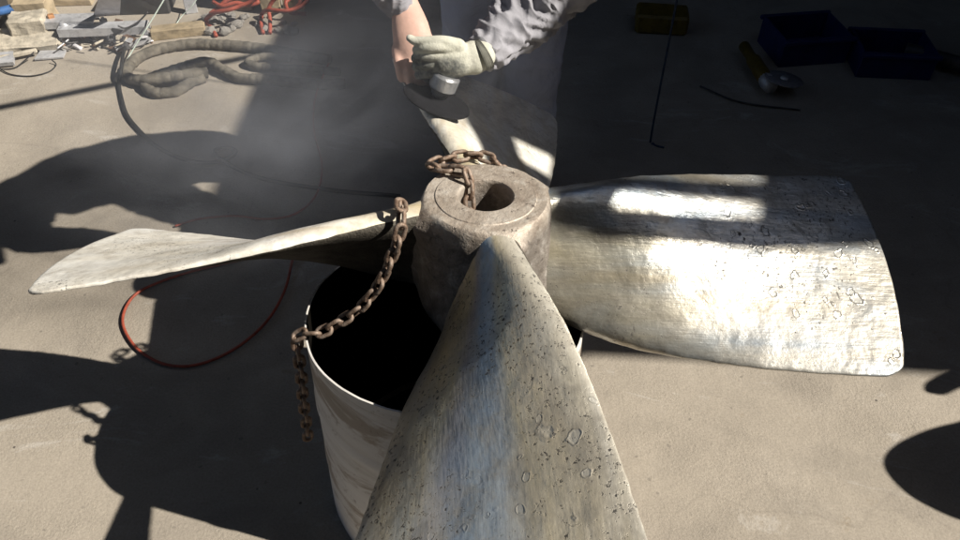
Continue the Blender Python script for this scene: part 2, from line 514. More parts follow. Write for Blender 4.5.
def build_blade(k, mat, parent, seed, lab):
    NU, NV = 110, 56
    verts, faces = [], []
    rnd = Vector((seed * 3.1, seed * 1.7, 0))
    def vmap(j):
        return 0.5 - 0.5 * math.cos(PI * j / NV)
    for side in (1, -1):
        for i in range(NU + 1):
            u = i / NU
            for j in range(NV + 1):
                v = vmap(j)
                e = abs(2 * v - 1)
                rt = 0.872 - 0.03 * max(0, (e - 0.9) / 0.1) ** 2.2
                r = 0.105 + (rt - 0.105) * (1 - (1 - u) ** 1.15)
                p, n = blade_frame(r, v)
                h = blade_half(r, v)
                if i == NU: h *= 0.55
                q = Vector((p.x * 5, p.y * 5, 0)) + rnd
                w = 0.0032 * noise.noise(q * 1.1) + 0.0011 * noise.noise(q * 4.0)
                # ragged edges
                if e > 0.97 or i == NU:
                    w2 = 0.0018 * noise.noise(q * 9.0)
                    p = p + Vector((0, w2 * (1 if v > .5 else -1), 0)) + Vector((w2 if i == NU else 0, 0, 0))
                verts.append(p + n * (side * h * (top_k(r) if side > 0 else 0.6) + w))
    W = NV + 1
    off = (NU + 1) * W
    for i in range(NU):
        for j in range(NV):
            a, b, c, d = i * W + j, i * W + j + 1, (i + 1) * W + j + 1, (i + 1) * W + j
            faces.append((a, d, c, b))
            faces.append((off + a, off + b, off + c, off + d))
    for i in range(NU):
        for j in (0, NV):
            a, d = i * W + j, (i + 1) * W + j
            q = (a, off + a, off + d, d)
            faces.append(q if j == 0 else tuple(reversed(q)))
    for j in range(NV):
        a, b = NU * W + j, NU * W + j + 1
        faces.append((b, a, off + a, off + b))
    o = make('blade', verts, faces, mat, parent)
    o.data.materials.append(M['cast_shaded'])
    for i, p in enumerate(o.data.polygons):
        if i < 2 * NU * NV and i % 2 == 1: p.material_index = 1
    bm = bmesh.new(); bm.from_mesh(o.data)
    bmesh.ops.recalc_face_normals(bm, faces=bm.faces)
    bm.to_mesh(o.data); bm.free()
    o.rotation_euler = (0, 0, k * PI / 2)
    o['label'] = lab
    return o

prop = empty('propeller')
prop.matrix_world = PROP_M
tag(prop, 'large four bladed bronze ship propeller lying flat on a steel drum', 'propeller')
blades = []
STAIN_SKY = {3: ([(0.02, (0.26, 0.22, 0.15)), (0.16, (0.40, 0.33, 0.19)), (0.27, (0.47, 0.40, 0.25)), (0.35, (0.31, 0.29, 0.30)), (0.45, (0.27, 0.36, 0.45)), (0.55, (0.35, 0.41, 0.46)), (0.64, (0.50, 0.44, 0.30)), (0.8, (0.50, 0.465, 0.385)), (1.0, (0.58, 0.565, 0.51))], 0.2, 0.9, 0.75, 0.45),  # brown and tan are stains, the blue stops imitate reflected sky
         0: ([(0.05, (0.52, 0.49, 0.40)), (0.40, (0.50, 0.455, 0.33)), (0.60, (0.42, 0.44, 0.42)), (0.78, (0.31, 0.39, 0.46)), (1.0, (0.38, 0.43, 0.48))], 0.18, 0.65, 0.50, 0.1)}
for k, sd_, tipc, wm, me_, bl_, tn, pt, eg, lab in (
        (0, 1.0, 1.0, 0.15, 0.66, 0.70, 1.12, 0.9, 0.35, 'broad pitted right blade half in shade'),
        (1, 2.3, 0.3, 0.25, 0.2, 0.2, 1.5, 0.5, 0.0, 'back blade under the grinder'),
        (2, 3.9, 0.0, 0.08, 0.18, 0.10, 1.5, 0.8, 0.0, 'pale left blade seen nearly edge on'),
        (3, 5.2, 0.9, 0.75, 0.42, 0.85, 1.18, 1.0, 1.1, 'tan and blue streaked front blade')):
    blades.append(build_blade(k, m_blade('ground_bronze_%d' % k, sd_, tipc, wm, me_, bl_, tn, pt, eg, 0.18 if k == 0 else 0.26, (-0.02, 0.06) if k == 3 else None, 0.12 if k == 0 else 0.35, STAIN_SKY.get(k)), prop, sd_, lab))
def build_hub():
    prof = [(0.056, -0.285), (0.0555, -0.004), (0.0575, -0.0005), (0.059, 0.0), (0.098, 0.0), (0.0995, -0.0022), (0.119, -0.0025), (0.1225, -0.006),
            (0.1255, -0.016), (0.128, -0.04), (0.1295, -0.08), (0.131, -0.12), (0.133, -0.18), (0.134, -0.25), (0.128, -0.272), (0.115, -0.284), (0.056, -0.285)]
    # subdivide the profile
    P = []
    for (a, b), (c, d) in zip(prof, prof[1:]):
        n = max(1, int(math.hypot(c - a, d - b) / 0.006))
        for i in range(n): P.append((a + (c - a) * i / n, b + (d - b) * i / n))
    P.append(prof[-1])
    v, f = lathe_geo([(a * 1.035 if a > 0.08 else a, b) for a, b in P], 120)
    out = []
    for p in v:
        r = math.hypot(p.x, p.y)
        amp = 0.0022 if r > 0.118 else 0.0006
        nrm = Vector((p.x, p.y, 0)).normalized() if p.z < -0.02 else Vector((0, 0, 1))
        q = p + nrm * amp * (noise.noise(p * 22) + 0.6 * noise.noise(p * 55))
        if p.z < -0.004 and r > 0.1:
            az = math.atan2(p.y, p.x)
            sw = 0.0
            for k in range(4):
                d = (az - k * PI / 2 + PI) % (2 * PI) - PI
                zs = -0.137 + PK * max(-0.40, min(0.37, d))
                e = math.hypot(0.42 * (p.z - zs), max(0.0, abs(d) - 0.38) * 0.13)
                sw = max(sw, math.exp(-(e / 0.034) ** 2))
            rd = Vector((p.x, p.y, 0)).normalized()
            q = q + rd * (0.030 * sw * min(1.0, -p.z / 0.035))
        out.append(q)
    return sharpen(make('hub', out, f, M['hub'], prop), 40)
hub = build_hub()

# ------------------------------------------------------------------ drum
RIM_Z = 0.65
DR_R = 0.3073
DR_C = Vector((-0.0777, 1.176, 0))
DR_T = math.tan(R(7.36))
def rim_point(a):
    return Vector((DR_C.x + DR_R * math.cos(a), DR_C.y + DR_R * math.sin(a), RIM_Z - DR_T * DR_R * math.sin(a)))
def build_drum():
    """tapered open vessel rolled from sheet, its mouth cut slightly aslant"""
    root = empty('steel_drum', (DR_C.x, DR_C.y, 0))
    tag(root, 'open topped pale scuffed steel drum under the propeller', 'drum')
    t = 0.004
    n = 40
    seg = 128
    verts, faces = [], []
    def ring(fr, inset):
        for k in range(seg):
            q = 2 * PI * k / seg
            rad = DR_R * (1.08 - 0.08 * fr) - inset
            rad += 0.0035 * math.exp(-((fr - 0.36) / 0.014) ** 2) + 0.0035 * math.exp(-((fr - 0.68) / 0.014) ** 2)
            d = Vector((math.cos(q), math.sin(q), fr * 0.6))
            rad *= 1 + 0.007 * noise.noise(d * 2.4) + 0.003 * noise.noise(d * 7)
            zt = RIM_Z - DR_T * DR_R * math.sin(q) + 0.0015 * noise.noise(d * 9)
            verts.append(Vector((rad * math.cos(q), rad * math.sin(q), zt * fr)))
    for i in range(n + 1): ring(i / n, 0.0)
    for i in range(n, -1, -1): ring(i / n, t)
    for i in range(2 * n + 1):
        for k in range(seg):
            faces.append((i * seg + k, i * seg + (k + 1) % seg, (i + 1) * seg + (k + 1) % seg, (i + 1) * seg + k))
    w = make('drum_wall', verts, faces, M['drum'], root)
    w.data.materials.append(M['dark_inside'])
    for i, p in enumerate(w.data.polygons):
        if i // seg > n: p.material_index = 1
    sharpen(w, 50)
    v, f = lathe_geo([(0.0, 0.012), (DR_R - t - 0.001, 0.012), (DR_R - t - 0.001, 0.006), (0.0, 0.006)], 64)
    make('drum_base', v, f, M['dark_inside'], root)
    return root
drum = build_drum()

# ------------------------------------------------------------------ unseen canopies and walls, put in to shade and cut sky
M['roof'] = plain('dark_roof_sheet', (0.03, 0.03, 0.032), 0.7, 0.2, 0.3, 6.0)
M['wall'] = plain('dark_block_wall', (0.04, 0.038, 0.037), 0.85, 0.0, 0.35, 3.0)
M['dark_steel'] = plain('dark_steel', (0.07, 0.068, 0.07), 0.55, 0.5, 0.35, 14.0)
SH_H = 3.4
KX, KY = S.x / S.z, S.y / S.z
def up(lx, ly, h):
    """roof point at height h whose shadow lands at (lx, ly) on the ground"""
    return Vector((lx + KX * h, ly + KY * h, h))
def sheet(name, pts, th, mat, parent, base):
    n = len(pts)
    v = [p - base for p in pts] + [p - base + Vector((0, 0, th)) for p in pts]
    f = [tuple(reversed(range(n))), tuple(range(n, 2 * n))]
    for i in range(n):
        j = (i + 1) % n
        f.append((i, j, n + j, n + i))
    return make(name, v, f, mat, parent, sm=False)
def build_shade_canopy():
    base = Vector((4.6, 2.2, 0))
    root = empty('shade_canopy', base)
    tag(root, 'unseen dark sheet metal canopy on posts, cut to shade the right side of the yard', 'canopy')
    def s(pts): sheet('shade_sheet', [up(x, y, SH_H) for x, y in pts], 0.03, M['roof'], root, base)  # unseen sheets, outlined by the shade edges they should cast
    s([(-0.85, 1.44), (-0.71, 1.44), (-0.71, 1.97), (-0.885, 1.97)])
    s([(-0.885, 1.972), (-0.30, 1.972), (0.35, 1.972), (0.35, 2.6), (-1.03, 2.6), (-1.02, 2.38)])
    s([(-0.708, 1.43), (-0.282, 1.44), (-0.282, 1.519), (-0.708, 1.492)])
    s([(-0.708, 1.532), (-0.282, 1.566), (-0.282, 1.618), (-0.708, 1.570)])
    s([(-0.708, 1.72), (-0.282, 1.78), (-0.30, 1.970), (-0.44, 1.970), (-0.47, 1.87), (-0.66, 1.86), (-0.67, 1.970), (-0.708, 1.970)])
    s([(-0.28, 1.44), (0.0, 1.47), (0.35, 1.585), (1.40, 1.51), (4.8, 1.25), (4.8, 1.970), (-0.28, 1.970)])
    s([(0.352, 1.972), (4.8, 1.972), (4.8, 2.6), (0.352, 2.6)])
    s([(-1.03, 2.602), (4.8, 2.602), (4.8, 6.5), (-0.98, 6.5)])
    for (x, y) in ((7.4, 1.0), (7.4, 4.9), (3.9, 4.9)):
        box('post', (0.1, 0.1, SH_H), (x - base.x, y - base.y, SH_H / 2), (0, 0, 0), M['dark_steel'], root, 0.006)
    for y in (1.0, 4.9):
        box('beam', (3.6, 0.08, 0.12), (4.55 - base.x + 1.2, y - base.y, SH_H - 0.07), (0, 0, 0), M['dark_steel'], root, 0.006)
    return root
build_shade_canopy()
def build_sky_block_roof():  # unseen roof added to cut sky light, left open towards the sun
    base = Vector((-2.5, 5.4, 0))
    root = empty('sky_block_roof', base)
    tag(root, 'dark unseen roof added above the yard to cut sky light', 'roof')
    h = 5.0
    for (x0, x1, y0, y1) in ((-5.0, 1.0, -0.9, 6.5), (1.002, 9.0, 2.8, 6.5), (-5.0, 9.0, -4.0, -0.902), (7.3, 9.0, -0.9, 2.798)):
        sheet('shade_sheet', [Vector((x0, y0, h)), Vector((x1, y0, h)), Vector((x1, y1, h)), Vector((x0, y1, h))], 0.05, M['roof'], root, base)
    for (x, y) in ((-4.8, -3.6), (-4.8, 5.8), (0.8, 5.8), (8.3, -3.6)):
        box('post', (0.14, 0.14, h), (x - base.x, y - base.y, h / 2), (0, 0, 0), M['dark_steel'], root, 0.008)
    return root
build_sky_block_roof()
def wall(name, a, b, h, lab):  # dark walls out of view, added to cut sky light
    a, b = Vector((a[0], a[1], 0)), Vector((b[0], b[1], 0))
    d = b - a
    o = box(name, (d.length, 0.2, h), (0, 0, h / 2), (0, 0, 0), M['wall'])
    o.location = (a + b) / 2
    o.rotation_euler = (0, 0, math.atan2(d.y, d.x))
    tag(o, lab, 'wall')
wall('sky_block_wall', (-5.0, 6.2), (9.0, 6.2), 5.2, 'dark unseen wall added at the back of the yard to cut sky light')
wall('sky_block_wall', (-5.0, -3.9), (9.0, -3.9), 5.2, 'dark unseen wall added behind the photographer to cut sky light')
wall('sky_block_wall', (8.6, -3.7), (8.6, 6.0), 4.2, 'dark unseen wall added at the far right to cut sky light')

# ------------------------------------------------------------------ chain
def build_chain():
    root = empty('rusty_chain', PROP_C)
    tag(root, 'rusty steel chain looped over the hub and hanging across the drum rim', 'chain')
    W = lambda x, y, z: PROP_M @ Vector((x, y, z))
    rim = rim_point(R(197))
    pts = [W(-0.028, 0.000, -0.15), W(-0.030, 0.012, -0.09), W(-0.033, 0.028, -0.03), W(-0.038, 0.052, 0.014), W(-0.066, 0.066, 0.017), W(-0.098, 0.078, 0.014),
           W(-0.115, 0.098, 0.006), W(-0.092, 0.117, 0.008), W(-0.055, 0.133, 0.010), W(-0.015, 0.140, 0.008), W(0.022, 0.130, -0.002), W(0.05, 0.135, -0.06),
           W(0.01, 0.165, -0.13), W(-0.09, 0.150, -0.12), W(-0.155, 0.075, -0.09), W(-0.17, 0.005, -0.05), W(-0.168, -0.045, 0.002), W(-0.164, -0.068, 0.016), W(-0.163, -0.092, -0.004)]
    y0, y1 = pts[-1].y, rim.y
    seq = [(400, 232), (392, 256), (379, 284), (361, 307), (340, 322), (322, 332)]
    for i, (x, y) in enumerate(seq):
        t = (i + 1) / (len(seq) + 1)
        pts.append(GY(x, y, y0 + (y1 - y0) * t - 0.01))
    pts.append(rim + Vector((0.008, 0, 0.016)))
    pts.append(rim + Vector((-0.014, 0, 0.008)))
    pts.append(rim + Vector((-0.021, -0.003, -0.04)))
    for x, y in ((301, 372), (303, 398), (306, 420), (308, 437)): pts.append(GY(x, y, rim.y - 0.006))
    path = catmull(pts, 14)
    pitch = 0.0285
    wr = 0.0047
    # link mesh: stadium ring in the local XY plane, long axis X
    hl = pitch / 2 + wr * 0.9 - 0.0105
    ring = []
    rr = 0.0098
    for k in range(8): q = -PI / 2 + PI * k / 7; ring.append(Vector((hl + rr * math.cos(q), rr * math.sin(q), 0)))
    for k in range(8): q = PI / 2 + PI * k / 7; ring.append(Vector((-hl + rr * math.cos(q), rr * math.sin(q), 0)))
    v, f = tube_geo(ring, wr, 8, False, 0.0, True)
    me = bpy.data.meshes.new('link')
    me.from_pydata([tuple(p) for p in v], [], f); me.update(); smooth(me); me.materials.append(M['rust'])
    # walk the path at equal steps
    acc = 0.0; nxt = 0.0; k = 0
    rnd = random.Random(4)
    side = Vector((0, 0, 1))
    for a, b in zip(path, path[1:]):
        L = (b - a).length
        while nxt <= acc + L:
            p = a.lerp(b, (nxt - acc) / L)
            t = (b - a).normalized()
            side = side - t * side.dot(t)
            side = side.normalized() if side.length > 1e-5 else t.orthogonal().normalized()
            roll = (PI / 4 if k % 2 == 0 else -PI / 4) + rnd.uniform(-0.25, 0.25)
            z = (Matrix.Rotation(roll, 3, t) @ side)
            y = z.cross(t)
            m = Matrix((t, y, z)).transposed().to_4x4()
            m.translation = p - PROP_C
            o = bpy.data.objects.new('link', me)
            col.objects.link(o)
            o.parent = root
            o.matrix_local = m
            nxt += pitch; k += 1
        acc += L
build_chain()
wall('sky_block_wall', (-6.2, -3.7), (-6.2, 6.0), 1.7, 'low dark unseen wall added along the left to cut sky light')
# ------------------------------------------------------------------ hoses, cables and scrap on the ground
M['grey_hose'] = plain('dusty_wrapped_hose', (0.155, 0.14, 0.115), 0.9, 0.0, 0.4, 22.0, 0.6)
M['black_rubber'] = plain('black_rubber', (0.02, 0.02, 0.02), 0.6, 0.0, 0.3, 30.0)
M['orange_rubber'] = plain('orange_rubber', (0.34, 0.075, 0.045), 0.55, 0.0, 0.2, 20.0)
M['galv'] = plain('pale_galvanised_steel', (0.52, 0.53, 0.56), 0.45, 0.35, 0.2, 14.0)
M['cream_cast'] = plain('cream_dusty_casting', (0.43, 0.39, 0.32), 0.85, 0.0, 0.3, 18.0, 0.5)
M['cardboard'] = plain('dusty_cardboard', (0.42, 0.34, 0.23), 0.9, 0.0, 0.2, 10.0)
M['wood'] = plain('weathered_plank_wood', (0.36, 0.29, 0.19), 0.85, 0.0, 0.3, 16.0, 0.4)
M['brown_rust'] = plain('brown_rusty_plate', (0.20, 0.12, 0.075), 0.8, 0.2, 0.35, 18.0, 0.4)
M['white_sheet'] = plain('white_plastic_sheet', (0.62, 0.62, 0.66), 0.55, 0.0, 0.12, 6.0)
M['blue_paint'] = plain('blue_painted_pipe', (0.05, 0.14, 0.36), 0.45, 0.0, 0.25, 14.0)
M['cable_blue'] = plain('dark_blue_cable', (0.02, 0.04, 0.08), 0.5)
M['blue_plastic'] = plain('blue_plastic', (0.008, 0.014, 0.09), 0.5, 0.0, 0.2, 8.0)
M['yellow_plastic'] = plain('yellow_tool_plastic', (0.13, 0.09, 0.012), 0.5, 0.0, 0.2, 20.0)
M['rubble'] = plain('grey_rubble', (0.30, 0.285, 0.265), 0.95, 0.0, 0.35, 26.0, 0.6)
M['cord_pale'] = plain('pale_green_cord', (0.45, 0.52, 0.47), 0.7, 0.0, 0.15, 20.0)
M['copper'] = plain('orange_rust_block', (0.40, 0.20, 0.09), 0.8, 0.1, 0.3, 30.0)
M['disc_grey'] = plain('grey_cutting_disc', (0.20, 0.20, 0.22), 0.5, 0.0, 0.2, 60.0)

def gpath(seq, n=8):
    return catmull([G(x, y, h) for x, y, h in seq], n)
def thing_tube(name, seq, r, mat, lab, cat, seg=10, wob=0.0, n=8, group=None):
    p = gpath(seq, n)
    c = p[0].copy()
    o = tube(name, [q - c for q in p], r, M[mat], None, seg, wob)
    o.location = c
    return tag(o, lab, cat, group)

def wrapped_hose(seq, r, lab):
    p = gpath(seq, 34)
    c = p[0].copy()
    arc = [0.0]
    for q0, q1 in zip(p, p[1:]): arc.append(arc[-1] + (q1 - q0).length)
    rr = [r * (1 + 0.10 * abs(math.sin(arc[i_] * 75 + 2.5 * noise.noise(q * 9))) + 0.06 * noise.noise(q * 21) + 0.06 * (abs(noise.noise(q * 60)) - 0.2)) for i_, q in enumerate(p)]
    o = tube('wrapped_hose', [q - c for q in p], rr, M['grey_hose'], None, 16, 0.12)
    o.location = c
    tag(o, lab, 'hose', 'fabric wrapped hoses')
wrapped_hose([(330, 60, .02), (300, 55, .02), (272, 50, .022), (235, 46, .022), (195, 44, .024), (160, 49, .024), (138, 58, .024), (127, 70, .024), (131, 79, .024), (150, 80, .045), (172, 77, .05), (192, 74, .045), (207, 73, .03)], 0.024,
             'grey fabric wrapped hose in a wide bend, the upper of two by the scrap')
wrapped_hose([(345, 84, .02), (310, 84, .02), (270, 80, .02), (240, 78, .021), (224, 70, .03), (208, 62, .04), (190, 65, .03), (172, 71, .022), (150, 79, .02), (146, 87, .02), (156, 93, .02), (176, 91, .02), (190, 83, .02), (204, 78, .02)], 0.023,
             'grey fabric wrapped hose with a doubled loop, the lower of two by the scrap')
wrapped_hose([(340, 72, .02), (300, 69, .02), (272, 68, .02), (256, 66, .022), (248, 62, .022), (262, 57, .022), (290, 58, .02)], 0.018,
             'short thin end of a wrapped hose tucked between the two longer ones')
thing_tube('black_cable', [(132, 22, .06), (127, 40, .03), (123, 55, .05), (121, 70, .055), (119, 84, .012), (122, 100, .010), (127, 115, .010), (138, 129, .010), (156, 146, .010), (180, 158, .010), (205, 163, .010), (226, 159, .010), (236, 152, .010), (228, 148, .010), (215, 151, .010), (222, 160, .010), (260, 178, .010), (330, 190, .010), (400, 196, .010)],
           0.0085, 'black_rubber', 'black cable crossing the hoses and curling into the shade', 'cable')
thing_tube('orange_air_hose', [(430, 300, .011), (380, 250, .011), (340, 230, .011), (300, 232, .011), (292, 262, .011), (284, 292, .011), (266, 322, .011), (236, 348, .011), (200, 364, .011), (168, 365, .011), (141, 352, .011), (126, 333, .011), (123, 316, .011), (132, 298, .011), (150, 286, .011), (190, 272, .011), (250, 258, .011)],
           0.0048, 'orange_rubber', 'orange air hose looped on the ground under the pale blade', 'hose', 10, 0.0, 12)
thing_tube('orange_air_hose', [(175, 226, .009), (200, 219, .009), (235, 216, .009), (265, 219, .009), (295, 214, .009), (316, 195, .009), (322, 165, .009), (314, 130, .009), (316, 95, .009), (330, 60, .009)],
           0.0042, 'orange_rubber', 'thin dark orange hose lying in the worker shadow behind the pale blade', 'hose')

# tangle of orange hoses by the rubble
def tangle(seq, lab, r=0.0105):
    thing_tube('orange_hose', seq, r, 'orange_rubber', lab, 'hose', 10, 0.0, 10, 'orange hoses on the rubble')
tangle([(216, 36, .01), (212, 28, .02), (206, 20, .05), (214, 13, .10), (228, 10, .12), (240, 6, .13), (252, 1, .15), (262, -8, .2)], 'orange hose arching over the left end of the rubble')
tangle([(213, 2, .12), (222, 6, .12), (236, 3, .13), (248, 5, .12), (258, 2, .13), (246, -3, .14), (228, 0, .13), (218, 8, .10), (210, 14, .08)], 'orange hose coiled at the top of the rubble')
tangle([(263, 33, .01), (261, 24, .02), (262, 14, .05), (268, 10, .09), (284, 11, .10), (298, 8, .11), (306, 2, .13), (312, -6, .16)], 'orange hose rising in front of the wooden block')
tangle([(270, 33, .01), (270, 20, .03), (269, 8, .07), (276, -2, .12), (290, -8, .16)], 'orange hose standing up beside the wooden block')
tangle([(292, 11, .05), (300, 3, .08), (297, -4, .1), (286, 2, .10), (290, 12, .05), (306, 14, .03)], 'orange hose in a tight loop at the right end of the rubble')

# plank, channels, sheets
def gbox(name, x, y, h, size, rz, mat, lab, cat, tilt=(0, 0), bevel=0.004, warp=0.004, group=None):
    """box whose middle stands over photo point (x, y) at ground height h"""
    c = G(x, y, h)
    o = box(name, size, (0, 0, size[2] / 2), (tilt[0], tilt[1], 0), M[mat], None, bevel, warp)
    o.location = c
    o.rotation_euler = (0, 0, rz)
    return tag(o, lab, cat, group)
gbox('plank', 180, 35, 0.0, (0.26, 0.07, 0.05), R(14), 'wood', 'short weathered wooden plank lying beside the rubble', 'plank', (0, 0), 0.003, 0.006)
gbox('wood_block', 272, 10, 0.0, (0.10, 0.09, 0.13), R(10), 'wood', 'small upright wooden block behind the orange hoses', 'block', (0, 0), 0.004)
gbox('wood_board', 295, 8, 0.0, (0.12, 0.03, 0.10), R(-10), 'wood', 'pale wooden board end right of the upright block', 'board', (0, 0), 0.003)
def channel(x, y, h, L, w, hgt, rz, mat, lab, tilt=0.0):
    """folded steel channel: three plates"""
    t = 0.006
    v = [(-L/2, -w/2, 0), (-L/2, w/2, 0), (-L/2, w/2, hgt), (-L/2, w/2 - t, hgt), (-L/2, w/2 - t, t), (-L/2, -w/2 + t, t), (-L/2, -w/2 + t, hgt), (-L/2, -w/2, hgt)]
    n = len(v)
    v2 = v + [(L/2, b, c) for a, b, c in v]
    f = [tuple(range(n)), tuple(reversed(range(n, 2 * n)))] + [(i, n + i, n + (i + 1) % n, (i + 1) % n) for i in range(n)]
    o = make('steel_channel', v2, f, M[mat], None, False)
    bm = bmesh.new(); bm.from_mesh(o.data); bmesh.ops.recalc_face_normals(bm, faces=bm.faces); bm.to_mesh(o.data); bm.free()
    o.location = G(x, y, h)
    o.rotation_euler = (PI, tilt, rz)
    tag(o, lab, 'channel', 'steel channels on the scrap heap')
channel(103, 25, .10, 0.42, 0.07, 0.04, R(7), 'galv', 'long pale steel channel lying on top of the scrap heap', 0.02)
channel(60, 18, .12, 0.34, 0.09, 0.035, R(4), 'galv', 'wide pale steel channel behind the cream casting')
channel(132, 42, .03, 0.17, 0.035, 0.02, R(33), 'galv', 'short narrow bright strip in front of the brown plate', -0.05)
def panel(name, pts, th, mat, lab, cat):
    P = [G(x, y, h) for x, y, h in pts]
    c = sum(P, Vector()) / len(P); c.z = min(p.z for p in P)
    nrm = (P[1] - P[0]).cross(P[2] - P[0]).normalized()
    n = len(P)
    v = [p - c for p in P] + [p - c - nrm * th for p in P]
    f = [tuple(range(n)), tuple(reversed(range(n, 2 * n)))] + [(i, n + i, n + (i + 1) % n, (i + 1) % n) for i in range(n)]
    o = make(name, v, f, M[mat], None, False)
    bm = bmesh.new(); bm.from_mesh(o.data); bmesh.ops.recalc_face_normals(bm, faces=bm.faces); bm.to_mesh(o.data); bm.free()
    o.location = c
    return tag(o, lab, cat)
panel('plastic_sheet', [(93, 16, .11), (100, -6, .30), (121, -6, .30), (120, 14, .11)], 0.006, 'white_sheet', 'white sheet leaning behind the pale channel', 'sheet')
panel('steel_plate', [(104, 46, .012), (118, 52, .012), (136, 38, .05), (122, 32, .07)], 0.005, 'brown_rust', 'small brown rusty plate leaning on the scrap heap', 'plate')
panel('steel_plate', [(34, 59, .015), (63, 57, .012), (66, 50, .02), (42, 48, .02)], 0.008, 'galv', 'flat grey plate in front of the cream casting', 'plate')
panel('slate_tile', [(-12, 64, .03), (13, 62, .03), (13, 51, .045), (-12, 53, .045)], 0.02, 'galv', 'grey tile at the left edge of the scrap heap', 'tile')
panel('dark_board', [(103, 44, .01), (112, 46, .01), (122, 30, .09), (112, 28, .10)], 0.006, 'dark_steel', 'small dark board standing left of the brown plate', 'board')
# cream machine casting with a row of studs
def casting():
    c = G(30, 48, 0)
    root = empty('machine_casting', c, R(9))
    tag(root, 'dusty cream machine casting with a row of round bosses on the scrap heap', 'casting')
    box('casting_body', (0.34, 0.16, 0.05), (0.0, 0.0, 0.045), (R(8), 0, 0), M['cream_cast'], root, 0.012, 0.012)
    box('casting_box', (0.17, 0.12, 0.085), (0.02, 0.06, 0.10), (0, 0, R(3)), M['cream_cast'], root, 0.01, 0.008)
    box('flange', (0.025, 0.20, 0.11), (-0.15, -0.02, 0.055), (0, R(-14), 0), M['cream_cast'], root, 0.005, 0.004)
    box('foot', (0.20, 0.022, 0.022), (-0.03, -0.12, 0.03), (0, 0, R(18)), M['cream_cast'], root, 0.005)
    for i in range(3):
        v, f = lathe_geo([(0.0, -0.045), (0.026, -0.045), (0.03, -0.035), (0.03, 0.0), (0.022, 0.008), (0.022, 0.03), (0.0, 0.034)], 18)
        o = make('boss', v, f, M['galv'], root)
        o.location = (0.19 + 0.044 * i, 0.015 + 0.006 * i, 0.085 - 0.004 * i)
        o.rotation_euler = (R(12), R(20), 0)
    box('hole_plate', (0.03, 0.03, 0.03), (0.13, 0.065, 0.12), (0, 0, 0.4), M['copper'], root, 0.004)
    o = tube('rod', [Vector((0.20, -0.02, 0.06)), Vector((0.30, 0.02, 0.06)), Vector((0.36, 0.06, 0.075))], 0.012, M['cream_cast'], root, 8)
    v, f = lathe_geo([(0.0, 0.0), (0.018, 0.0), (0.018, 0.02), (0.008, 0.022), (0.008, 0.03), (0.0, 0.03)], 14)
    o = make('knob', v, f, M['white_sheet'], root); o.location = (0.365, 0.065, 0.07)
casting()
gbox('carton', 42, 26, 0.0, (0.16, 0.12, 0.15), R(6), 'cardboard', 'dusty tan carton behind the cream casting', 'carton', (0, 0), 0.003, 0.006)
gbox('carton', 50, 0, 0.0, (0.5, 0.16, 0.10), R(3), 'cardboard', 'long flat tan carton at the top edge behind the channels', 'carton', (0, 0), 0.003, 0.006)
thing_tube('blue_pipe', [(-60, 18, .12), (-20, 15, .12), (0, 11.5, .12), (21, 6.5, .12)], 0.021, 'blue_paint', 'blue painted pipe end at the left edge of the scrap heap', 'pipe', 16)
gbox('dark_crate', 150, 6, 0.0, (0.26, 0.2, 0.16), R(4), 'wall', 'dark box standing behind the white sheet', 'box', (0, 0), 0.006)
gbox('dark_crate', 242, 6, 0.0, (0.16, 0.12, 0.17), R(-6), 'brown_rust', 'dark brown box standing behind the rubble', 'box', (0, 0), 0.006)
gbox('steel_sheet', 192, 12, 0.0, (0.06, 0.02, 0.2), R(20), 'galv', 'narrow upright grey sheet left of the rubble', 'sheet', (R(-8), 0), 0.002)
gbox('dark_crate', -25, 24, 0.0, (0.3, 0.25, 0.14), R(8), 'wall', 'dark box under the blue pipe', 'box', (0, 0), 0.006)
thing_tube('cord', [(120, 72, .02), (134, 48, .05), (148, 26, .12), (166, -4, .22), (180, -30, .32)], 0.0035, 'cord_pale', 'pale cord rising over the scrap heap', 'cord', 6)
thing_tube('cord', [(172, 30, .03), (182, 16, .06), (192, 6, .10), (204, -12, .16)], 0.0025, 'cord_pale', 'thin pale cord behind the plank', 'cord', 6)
thing_tube('wire', [(-4, 66, .01), (10, 74, .006), (30, 76, .006), (48, 72, .006), (56, 65, .006), (52, 60, .02)], 0.003, 'black_rubber', 'thin black wire looping in front of the grey plate', 'wire', 6)
thing_tube('wire', [(0, 69, .01), (14, 68, .006), (24, 61, .02), (34, 52, .05)], 0.003, 'black_rubber', 'thin black wire beside the cream casting', 'wire', 6)
thing_tube('wire', [(118, 26, .12), (126, 28, .10), (138, 22, .12), (148, 12, .16)], 0.004, 'dark_steel', 'dark bent wire over the pale channel', 'wire', 6)

# countable scraps and rubble stones
def stone_mesh(seed):
    rnd = random.Random(seed)
    bm = bmesh.new()
    bmesh.ops.create_icosphere(bm, subdivisions=2, radius=1.0)
    o = Vector((seed * 5.1, seed * 2.3, 0))
    for v in bm.verts:
        v.co *= 1 + 0.45 * noise.noise(v.co * 1.4 + o)
        v.co.z *= 0.62
    me = bpy.data.meshes.new('stone')
    bm.to_mesh(me); bm.free()
    me.materials.append(M['rubble'])
    return me
stones = [stone_mesh(i) for i in range(5)]
rnd = random.Random(11)
for i in range(34):
    x = rnd.uniform(208, 268); y = rnd.uniform(14, 31)
    if i > 26: x, y = rnd.uniform(278, 306), rnd.uniform(22, 34)
    o = bpy.data.objects.new('rubble_stone', stones[i % 5])
    col.objects.link(o)
    s = rnd.uniform(0.012, 0.034)
    o.location = G(x, y, s * 0.5)
    o.scale = (s, s * rnd.uniform(.7, 1), s)
    o.rotation_euler = (0, 0, rnd.uniform(0, 6))
    tag(o, 'grey rubble stone in the heap under the orange hoses', 'stone', 'rubble stones under the orange hoses')
